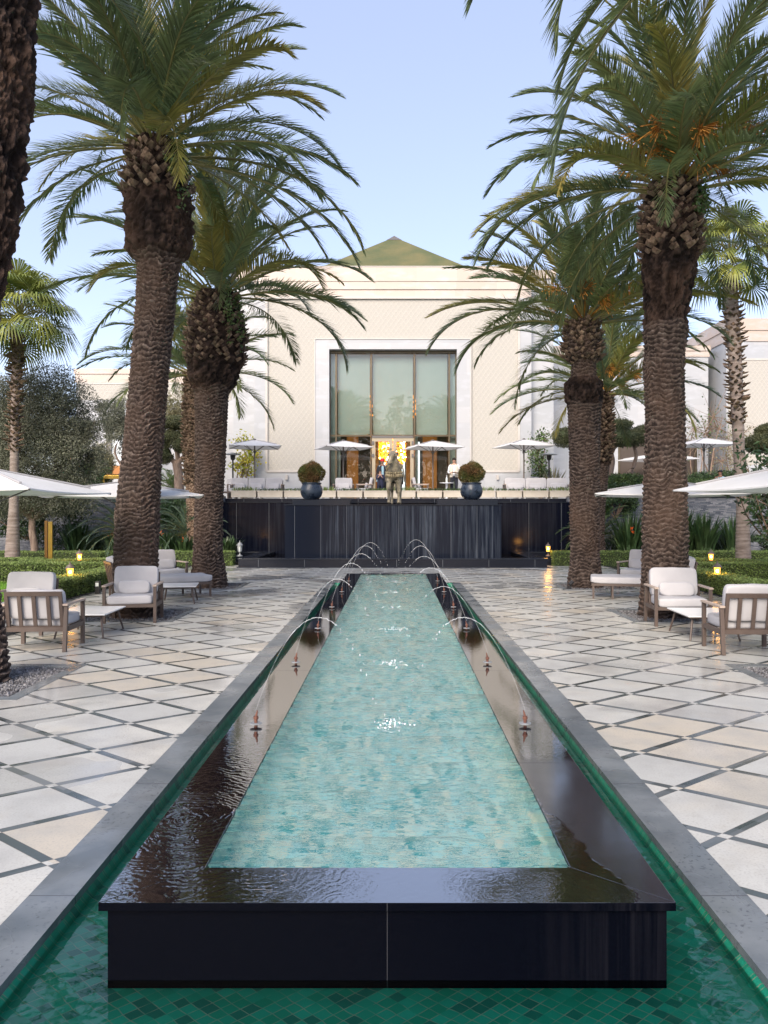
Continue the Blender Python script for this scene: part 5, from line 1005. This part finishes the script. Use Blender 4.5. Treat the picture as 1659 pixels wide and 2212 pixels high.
# terrace furniture
GF = 'armchairs and sofas on the raised terrace'
armchair('long grey sofa on the terrace under the left parasol', (ux(553, 33.2), 33.2, 2.35), 0, 2.3, 3, True, GF); armchair('long grey sofa on the terrace under the right parasol', (ux(1160, 33.2), 33.2, 2.35), 0, 2.8, 3, True, GF)
armchair('terrace armchair facing the camera right of the left pot', (ux(742, 33.2), 33.2, 2.35), 0, .86, 1, True, GF); armchair('terrace armchair side-on, left of the people', (ux(788, 33.2), 33.2, 2.35), R(-90), .86, 1, True, GF)
armchair('terrace armchair side-on, right of the horse statue', (ux(908, 33.2), 33.2, 2.35), R(90), .86, 1, True, GF); armchair('armchair at the left end of the terrace, partly behind a palm', (ux(497, 33.6), 33.6, 2.35), R(-30), .86, 1, True, GF)
def heater(label, v):
    x = ux(v, 35); t = thing('patio_heater', label, 'patio heater', (x, 35, 2.35), group='patio heaters on the terrace'); MB().lathe([(0, 0), (.22, 0), (.22, .5), (.12, .56), (0, .56)], seg=20).build('base', 'black', t, True); MB().tube([(0, 0, .56), (0, 0, 1.75)], .035, 10).build('pole', 'black', t); MB().lathe([(.05, 1.75), (.1, 1.8), (.12, 1.98), (0, 1.98)], seg=16).build('burner', 'black', t); MB().lathe([(.38, 2.0), (.3, 2.05), (0.02, 2.1)], seg=28).build('reflector', 'grey_metal', t, True)
heater('black patio heater left of the left sofa parasol', 503); heater('black patio heater right of the right sofa', 1186)
MB_t = side_table('dark low table on the terrace beside the left pot', (ux(712, 33), 33, 2.35), 0, .3, .3, .42)
# bottle on terrace table near the waiter
t = thing('serving_table', 'small white cloth table with a bottle, left of the waiter', 'table', (ux(965, 33.4), 33.4, 2.35)); MB().lathe([(0, .7), (.3, .7), (.3, .68), (.05, .66), (.04, .03), (.2, 0), (0, 0)], seg=24).build('table', 'white_cloth', t, True)
tag(MB().lathe([(0, 0), (.04, 0), (.045, .02), (.045, .18), (.015, .26), (.015, .33), (0, .33)], seg=14).build('bottle', 'dull_glass', loc=(0, 0, 0)), 'clear bottle standing on the small table by the waiter', 'bottle').location = (ux(965, 33.4), 33.4, 3.05)

# ------------------------------------------------------------------ lanterns, pylon
def lantern(label, x, y, z0, s=1.0, lit=True, post=True, group='garden lanterns'):
    t = thing('lantern', label, 'lantern', (x, y, z0), 0, group); m = 'lantern_metal' if lit else 'grey_metal'; h = 0
    if post: MB().tube([(0, 0, -z0), (0, 0, 0)], .025, 8).build('post', 'black', t)
    else: MB().lathe([(0, -.16), (.1 * s, -.16), (.09 * s, -.13), (.025 * s, -.09), (.02 * s, -.04), (.06 * s, 0)], seg=14).build('foot', m, t, True)
    b = MB(); b.lathe([(0, 0), (.06, 0), (.06, .012), (0, .012)], seg=6); a = np.arange(6) * PI / 3
    for q in a: b.tube([(.055 * math.cos(q) * s, .055 * math.sin(q) * s, .01 * s), (.078 * math.cos(q) * s, .078 * math.sin(q) * s, .2 * s)], .004 * s, 4)
    b.lathe([(.105 * s, .195 * s), (.1 * s, .215 * s), (.07 * s, .245 * s), (.05 * s, .275 * s), (.02 * s, .285 * s), (.014 * s, .31 * s), (.02 * s, .325 * s), (0, .345 * s)], seg=18); b.build('cage', m, t)
    MB().lathe([(.052 * s, .012 * s), (.074 * s, .195 * s)], seg=6).build('glass', 'lamp_glass' if lit else 'dull_glass', t)
    if lit:
        MB().sphere((0, 0, .11 * s), .028 * s, 10, 8, (1, 1, 1.3)).build('bulb', 'bulb', t)
        l_ = bpy.data.lights.new('lamp', 'POINT'); l_.energy = 5 * s * s; l_.color = (1, .5, .12); l_.shadow_soft_size = .12; lo = bpy.data.objects.new('lamp', l_); COL.objects.link(lo); lo.parent = t; lo.location = (0, 0, .12 * s)
        MB().box(0, 0, 0, 0, 0, 0) if False else None
for m_ in ('lamp_glass',):
    g_ = G('lit_glass_clear'); tr = g_.n('ShaderNodeBsdfTransparent'); tr.inputs[0].default_value = (1, .78, .42, 1); em = g_.n('ShaderNodeEmission'); em.inputs[0].default_value = (1, .42, .06, 1); em.inputs[1].default_value = .75; ad = g_.n('ShaderNodeAddShader'); g_.l(tr.outputs[0], ad.inputs[0]); g_.l(em.outputs[0], ad.inputs[1]); g_.l(ad.outputs[0], g_.out.inputs[0]); MT['lamp_glass'] = g_.m
lantern('lit amber lantern at the left paving edge, the nearer one', ux(151.5, 17.2), 17.2, .41, .97); lantern('lit amber lantern farther back in the left garden', ux(171.5, 22.0), 22.0, .47, .92)
lantern('lit amber lantern at the right paving edge, the nearer one', ux(1549.5, 17.6), 17.6, .40, .98); lantern('lit amber lantern farther back in the right garden', ux(1536, 22.0), 22.0, .47, .92)
lantern('unlit pale grey lantern beside the left end of the fountain basin', ux(518, 27.6), 27.6, .42, 1.15, False, False); lantern('lit lantern beside the right end of the fountain basin', ux(1184, 27.0), 27.0, .45, .95, True, False)
for x, y in ((ux(518, 27.6), 27.6), (ux(1184, 27.0), 27.0)): tag(MB().box(-.12, .12, -.12, .12, 0, .26).build('lantern_stand', 'granite_low'), 'small black stone block carrying the ' + ('unlit' if x < 0 else 'lit') + ' fountain lantern', 'stand').location = (x, y, 0)
t = thing('brass_pylon', 'tall brass slab pylon behind the left hedges', 'pylon', (ux(105, 23.5), 23.5, 0), R(18)); MB().box(-.10, -.02, -.12, .12, 0, 1.56).build('slab', 'brass_dark', t, bevel=.004); MB().box(.0, .11, -.12, .12, 0, 1.53).build('slab', 'brass', t, bevel=.004); MB().box(-.019, -.001, -.09, .09, 0, 1.5).build('core', 'black', t)
t = thing('garden_spotlight', 'small black box light at the left paving edge', 'spotlight', (-6.6, 17.6, 0)); MB().box(-.05, .05, -.05, .05, 0, .28).build('housing', 'black', t, bevel=.006); MB().box(-.035, .035, -.056, -.051, .17, .25).build('lens', 'dull_glass', t)
t = thing('tree_uplight', 'small black uplight beside the second right palm', 'spotlight', (4.2, 18.75, 0)); MB().tube([(0, 0, .1), (.08, .02, .17)], .045, 10).build('housing', 'black', t); MB().box(-.06, .04, -.03, .03, 0, .07).build('bracket', 'black', t)

# ------------------------------------------------------------------ fountain jets
def nozzle(x, y, lab):
    t = thing('fountain_nozzle', 'small rusty fountain nozzle on the black rim, ' + lab, 'nozzle', (x, y, .25), group='fountain nozzles on the basin rim'); s = -1 if x > 0 else 1
    MB().lathe([(0, .02), (.045, .02), (.045, .026), (.012, .028)], seg=16).build('disc', 'grey_metal', t); MB().lathe([(.013, 0), (.013, .05), (.019, .055), (.019, .075), (0, .077)], seg=10).build('pipe', 'rusty', t); MB().tube([(0, 0, .07), (.012 * s, 0, .12)], [.011, .004], 8).build('tip', 'rusty', t)
MT['rusty'] = mat('rusty_metal', (0.20, 0.09, 0.06), (0.12, 0.06, 0.05), 40, .6, m=.5)
rows = ['nearest row', 'second row', 'third row', 'fourth row', 'fifth row', 'farthest row']
rs = random.Random(3)
for i, y in enumerate(NOZ):
    for s in (-1, 1):
        x0 = s * 1.0; side = 'left side' if s < 0 else 'right side'; nozzle(x0, y, f'{side}, {rows[i]}')
        t = tag(bpy.data.objects.new('water_jet', None), f'thin arching water jet from the {side}, {rows[i]}', 'water jet', 'water jets arching into the basin'); COL.objects.link(t); t.location = (x0, y, .25)
        hh = (.78, .80, .82, .84, .86, .86)[i] * rs.uniform(.93, 1.05); xe = x0 * (1 - rs.uniform(.9, 1.02)); tt = np.linspace(0, .62, 70); dy = rs.uniform(-.05, .05)
        pf = lambda q: (-x0 + x0 + (xe - x0) * q, dy * q, .12 + 4 * (hh - .0) * q * (1 - q) - .12 * q)
        P = np.array([pf(q) for q in tt]); P[:, 0] = (xe - x0) * tt; P[:, 1:] += RNG.normal(0, .0012, (70, 2)) * (tt[:, None] * 4)
        MB().tube(P, (.45, .55, .7, .85, 1, 1)[i] * (.0017 + .0017 * tt) + .0016 * np.abs(np.sin(tt * 60 + i)) * (tt > .25), 6).build('stream', 'jet', t, True)
        d = MB(); q = .6
        while q < .99:
            q += rs.uniform(.008, .03); p = pf(q); sp = (q - .55) * .05; c = np.array([(xe - x0) * q, p[1], p[2]]) + np.array([rs.gauss(0, sp), rs.gauss(0, sp), rs.gauss(0, sp)]); r = rs.uniform(.0025, .0065)
            d.sphere(c, r, 6, 4, (1, 1, rs.uniform(1, 1.9)))
        d.build('droplets', 'jet', t, True)
    sp = MB()
    for k in range(44 if i < 3 else 26):
        a = rs.random() * 2 * PI; r = abs(rs.gauss(0, .085)); sp.sphere((r * math.cos(a) * 1.5, r * math.sin(a), abs(rs.gauss(0, .02)) * (1.2 - r * 3 if r < .3 else .2)), rs.uniform(.003, .010), 6, 4)
    for k in range(12):
        a = rs.random() * 2 * PI; l_ = rs.uniform(.008, .028); r = rs.uniform(.03, .22); c = (r * math.cos(a) * 1.5, r * math.sin(a)); sp.sphere((c[0], c[1], .004), l_, 8, 3, (1, .35, .08))
    o = tag(sp.build('water_splash', 'jet', smooth=True), f'white splash in the middle of the basin, {rows[i]} of jets', 'splash', 'splashes where the jets land'); o.location = (0, y, .25)

# ------------------------------------------------------------------ figures
def skin_obj(name, pts, edges, radii, m, parent=None, sub=2, root=0):
    me = bpy.data.meshes.new(name); me.from_pydata(pts, edges, []); o = bpy.data.objects.new(name, me); COL.objects.link(o)
    md = o.modifiers.new('skin', 'SKIN'); md.use_smooth_shade = True; sv = me.skin_vertices[0].data
    for i, r in enumerate(radii): sv[i].radius = r if isinstance(r, tuple) else (r, r); sv[i].use_root = (i == root)
    sb = o.modifiers.new('sub', 'SUBSURF'); sb.levels = sub; sb.render_levels = sub
    dg = bpy.context.evaluated_depsgraph_get(); dg.update(); m2 = bpy.data.meshes.new_from_object(o.evaluated_get(dg)); bpy.data.objects.remove(o)
    o2 = bpy.data.objects.new(name, m2); COL.objects.link(o2); m2.materials.clear(); m2.materials.append(MT[m] if isinstance(m, str) else m)
    if parent: o2.parent = parent
    return o2
def person(label, loc, rz, hgt=1.75, skin='skin', top='white_cloth', legs='dark_cloth', hair='hair', coat=None, arms='carry', seated=False, hat=None, long_coat=False):
    t = thing('person', label, 'person', loc, rz); k = hgt / 1.75     # faces -Y
    hip = .92; sh = 1.42
    P = [(0, 0, hip), (0, -.005, 1.12), (0, 0, 1.32), (0, .0, 1.45), (0, -.005, 1.52), (0, -.01, 1.60), (0, -.012, 1.68)]
    r = [(.155, .11), (.135, .095), (.17, .11), (.10, .075), (.05, .055), (.068, .085), (.066, .082)]; E = [(i, i + 1) for i in range(6)]
    def chain(st, pts, rr):
        p = st
        for a, b_ in zip(pts, rr): P.append(a); r.append(b_); E.append((p, len(P) - 1)); p = len(P) - 1
        return p
    for s in (-1, 1):
        if seated: chain(0, [(s * .1, -.03, hip - .03), (s * .12, -.42, hip - .02), (s * .12, -.45, hip - .45), (s * .12, -.56, hip - .47)], [.085, .062, .045, .035])
        else: chain(0, [(s * .095, 0, hip - .06), (s * .105, -.01, .50), (s * .11, .02, .10), (s * .115, -.02, .05), (s * .12, -.15, .03)], [.092, .062, .042, .04, .032])
        if arms == 'carry': hp = [(s * .19, 0, sh), (s * .25, .02, 1.13), (s * .15, -.22, 1.10), (s * .07, -.27, 1.12)]
        elif arms == 'face': hp = [(s * .19, 0, sh), (s * .24, -.10, 1.17), (s * .09, -.27, 1.33), (s * .05, -.26, 1.42)]
        else: hp = [(s * .19, 0, sh), (s * .235, .01, 1.14), (s * .235, -.04, .90), (s * .235, -.06, .84)]
        e = chain(3, hp, [.06, .042, .028, .026]); h = Vector(hp[-1]); d = (h - Vector(hp[-2])).normalized(); sd = Vector((-s, 0, 0)) if abs(d.x) < .5 else Vector((0, 0, 1))
        for f in range(4): q = h + d * (.08 - .008 * abs(f - 1.5)) + sd * (.014 * (f - 1.5)); m_ = h + d * .045 + sd * (.014 * (f - 1.5)); chain(e, [tuple(m_), tuple(q + Vector((0, -.01, -.012)))], [.0085, .007])
        chain(e, [tuple(h + d * .015 + sd * .035), tuple(h + d * .045 + sd * .045)], [.009, .008])
    body = skin_obj('body', [tuple(c * k for c in p) for p in P], E, [tuple(c * k for c in (q if isinstance(q, tuple) else (q, q))) for q in r], skin, t)
    me = body.data; me.materials.append(MT[top]); me.materials.append(MT[legs]); me.materials.append(MT['black'])
    for p in me.polygons:
        c = p.center / k; ax = abs(c.x)
        if not seated and c.z < .07: p.material_index = 3
        elif long_coat and ax > .15 and c.z < 1.47 and c.z > .93: p.material_index = 2
        elif c.z < hip + .06 and not (arms == 'down' and ax > .19): p.material_index = 2
        elif c.z < 1.475 and not (ax < .12 and c.z > 1.46 + 0 * ax) and not (arms != 'down' and c.y < -.2 and not seated or (arms == 'face' and c.y < -.2)): p.material_index = 1
    # face
    MB().sphere((0, -.098 * k, 1.615 * k), .014 * k, 6, 4, (.8, 1, 1.3)).build('nose', skin, t, True)
    for s in (-1, 1): MB().sphere((s * .028 * k, -.088 * k, 1.645 * k), .009 * k, 6, 4).build('eye', 'eye', t, True); MB().sphere((s * .074 * k, 0, 1.63 * k), .02 * k, 6, 5, (.4, .8, 1.2)).build('ear', skin, t, True)
    MB().sphere((0, -.09 * k, 1.578 * k), .02 * k, 6, 4, (1, .4, .3)).build('mouth', 'lip', t, True)
    hm = MB(); hm.sphere((0, .008 * k, 1.69 * k), .088 * k, 14, 9, (.93, 1.08, .88)); v = hm.V[0]; f_ = v[:, 1] < -.05 * k; v[f_, 2] = np.maximum(v[f_, 2], 1.69 * k); hm.build('hair', hair, t, True)
    if hat: MB().lathe([(.094 * k, 1.66 * k), (.1 * k, 1.70 * k), (.095 * k, 1.75 * k), (.06 * k, 1.785 * k), (0, 1.79 * k)], (0, .005, 0), 20).build('headwear', hat, t, True)
    if coat:
        z0 = .45 if long_coat else .93; rows = [(z0, .21 if long_coat else .175, .15), (1.0, .175, .125), (1.15, .16, .12), (1.3, .195, .135), (1.42, .165, .115), (1.47, .08, .075)]
        c = MB(); a = np.linspace(-PI / 2 + .3, 1.5 * PI - .3, 26); X = np.array([[q[1] * math.cos(w_) * k for w_ in a] for q in rows]); Y = np.array([[q[2] * math.sin(w_) * k for w_ in a] for q in rows]); Z = np.array([[q[0] * k] * 26 for q in rows]); c.grid(X, Y, Z); o = c.build('vest' if not long_coat else 'coat', coat, t, True); sm = o.modifiers.new('thick', 'SOLIDIFY'); sm.thickness = .015
    return t
zt = 2.35
person('waiter in white shirt and cream waistcoat holding a small tray, right of the entrance', (ux(981, 33.6), 33.6, zt), R(-8), 1.76, 'skin_light', 'white_cloth', 'dark_cloth', coat='cream_cloth')
tag(MB().lathe([(0, 0), (.16, 0), (.17, .02), (0, .012)], seg=24).build('tray', 'black'), 'small black tray in the hands of the waiter', 'tray').location = (ux(981, 33.6) + .04, 33.26, zt + 1.105)
person('woman in red headwrap and dark open coat, left of the horse statue', (ux(826, 33.8), 33.8, zt), R(5), 1.72, 'skin', 'blue_cloth', 'dark_cloth', coat='dark_cloth', arms='down', hat='red_cloth', long_coat=True)
person('man in white cap behind the woman in the red headwrap', (ux(838, 34.5), 34.5, zt), 0, 1.78, 'skin', 'dark_cloth', 'dark_cloth', coat='dark_cloth', arms='down', hat='white_cloth')
person('dark-haired person in navy coat holding a cup, in front of the red headwrap', (ux(821.5, 33.1), 33.1, zt), 0, 1.22, 'skin_light', 'navy_cloth', 'navy_cloth', coat='navy_cloth', arms='face', long_coat=True)
person('man with dark hair in pale blue top seated at the right terrace edge', (ux(1556, 32.3), 32.3, 2.15), R(-60), 1.75, 'skin', 'blue_cloth', 'dark_cloth', arms='face', seated=True).location.z = 1.78

# horse statue: faces the camera, standing on the wall cap
hs = thing('horse_statue', 'weathered bronze horse statue standing on the black fountain wall', 'statue', (ux(853, 27.9), 27.9, 2.075), R(-4))
P = [(0, .62, 1.10), (0, .25, 1.06), (0, -.12, 1.04), (0, -.42, 1.05), (.02, -.56, 1.30), (.03, -.63, 1.50), (.03, -.67, 1.68), (.01, -.72, 1.80), (-.03, -.84, 1.73), (-.075, -.95, 1.56), (-.115, -1.02, 1.41), (-.125, -1.03, 1.35)]
Rr = [(.27, .30), (.29, .31), (.29, .33), (.27, .33), (.20, .24), (.145, .19), (.12, .16), (.11, .11), (.125, .125), (.10, .11), (.075, .085), (.07, .07)]
E = [(i, i + 1) for i in range(11)]
def hchain(st, pts, rr):
    p = st
    for a, b_ in zip(pts, rr): P.append(a); Rr.append(b_); E.append((p, len(P) - 1)); p = len(P) - 1
for s in (-1, 1):
    lift = s > 0
    if s < 0: hchain(3, [(-.16, -.48, .88), (-.17, -.66, .72), (-.175, -.70, .60), (-.165, -.62, .34), (-.17, -.58, .12), (-.17, -.62, .035)], [.13, .085, .085, .05, .062, .075])
    else: hchain(3, [(.16, -.42, .88), (.17, -.42, .66), (.17, -.42, .45), (.165, -.40, .22), (.16, -.42, .09), (.16, -.46, .035)], [.13, .085, .075, .05, .058, .072])
    hchain(0, [(s * .14, .60, .92), (s * .15, .50, .68), (s * .15, .70, .46), (s * .15, .66, .22), (s * .15, .64, .08), (s * .15, .60, .03)], [.14, .085, .055, .04, .045, .055])
hb = skin_obj('body', P, E, Rr, 'bronze', hs, 2, 2)
m_ = MB()
for s in (-1, 1): MB().tube([(s * .075, -.74, 1.86), (s * .095, -.745, 1.91), (s * .085, -.76, 1.955)], [.04, .036, .004], 8).build('ear', 'bronze', hs, True); MB().sphere((s * .105 - .05, -.92, 1.70), .022, 8, 6).build('eye', 'eye', hs); MB().sphere((s * .035 - .125, -1.09, 1.38), .012, 6, 4).build('nostril', 'eye', hs)
mane = MB(); [leaves(mane, np.array([[.01 + random.gauss(0, .02), -.60 + .10 * (1 - u), 1.30 + .56 * u]] * 5), .15, .05, norm(np.array([[.7, .3, -.5]] * 5) + RNG.normal(0, .25, (5, 3))), .1) for u in np.linspace(0, 1, 16)]; mane.build('mane', 'bronze', hs)
MB().tube([(0, .84, 1.2), (0, .98, 1.02), (0, 1.0, .7), (0, .96, .42)], [.05, .07, .08, .02], 8).build('tail', 'bronze', hs, True)
br = MB()
def ring(c, r, ax, th, n=20, tilt=0, sx=1):
    a = np.linspace(0, 2 * PI, n + 1); p = np.stack([np.cos(a) * r * sx, 0 * a, np.sin(a) * r], -1); M_ = np.array(Matrix.Rotation(tilt, 3, 'X')); return br.tube(p @ M_.T + np.array(c), th, 6, False)
ring((-.045, -.88, 1.70), .135, 0, .013, tilt=R(-62)); ring((-.10, -.99, 1.47), .095, 0, .012, tilt=R(-64)); ring((0, -.60, 1.26), .27, 0, .018, tilt=R(35))
br.tube([(-.12, -1.03, 1.5), (-.17, -.8, 1.38), (-.2, -.4, 1.35)], .008, 5); br.tube([(.03, -1.03, 1.5), (.14, -.8, 1.38), (.2, -.4, 1.35)], .008, 5); br.build('bridle', 'bronze_pale', hs)
tb = MB()
for a in np.linspace(-1.35, 1.35, 13):
    x = .29 * math.sin(a); y = -.42 - .31 * math.cos(a); z = 1.08 + .03 * abs(a); tb.sphere((x, y, z), .035, 8, 5, (1, .7, 1)); tb.lathe([(.008, 0), (.028, -.03), (.034, -.12), (.0, -.13)], (x, y - .01, z - .03), 8)
for a in np.linspace(-1.2, 1.2, 9): tb.sphere((.22 * math.sin(a), -.45 - .22 * math.cos(a), 1.24 + .03 * abs(a)), .03, 8, 5)
tb.build('chest_tassels', 'bronze_pale', hs, True)
sd_ = MB(); cushion(sd_, -.28, .28, -.25, .35, 1.26, 1.46, 4); sd_.tube([(-.2, -.2, 1.42), (0, -.22, 1.56), (.2, -.2, 1.42)], .03, 8); sd_.build('saddle', 'bronze_pale', hs, True)
sk = MB(); [sk.raw([(s * .27, -.25, 1.3), (s * .27, .4, 1.3), (s * .33, .42, .8), (s * .33, -.25, .82)], [(0, 1, 2, 3)]) for s in (-1, 1)]; o = sk.build('saddle_cloth', 'bronze', hs); o.modifiers.new('s', 'SOLIDIFY').thickness = .02

# ------------------------------------------------------------------ trees behind the camera, seen only in reflections
tbm = MB(); P = []
for i in range(34):
    x = -80 + i * 4.8 + random.uniform(-1, 1); h = random.uniform(14, 22); P.append(cloud_pts((x, -60 + random.uniform(-2, 2), h * .55), (random.uniform(3, 5), 3, h * .47), 1500, .5, freq=.6, thr=.3))
leaves(tbm, np.vstack(P), .8, .5); o = tbm.build('tree_belt', 'dark_leaf'); o['kind'] = 'stuff'; o['label'] = 'belt of tall dark trees reflected in the tall windows'; o['category'] = 'trees'
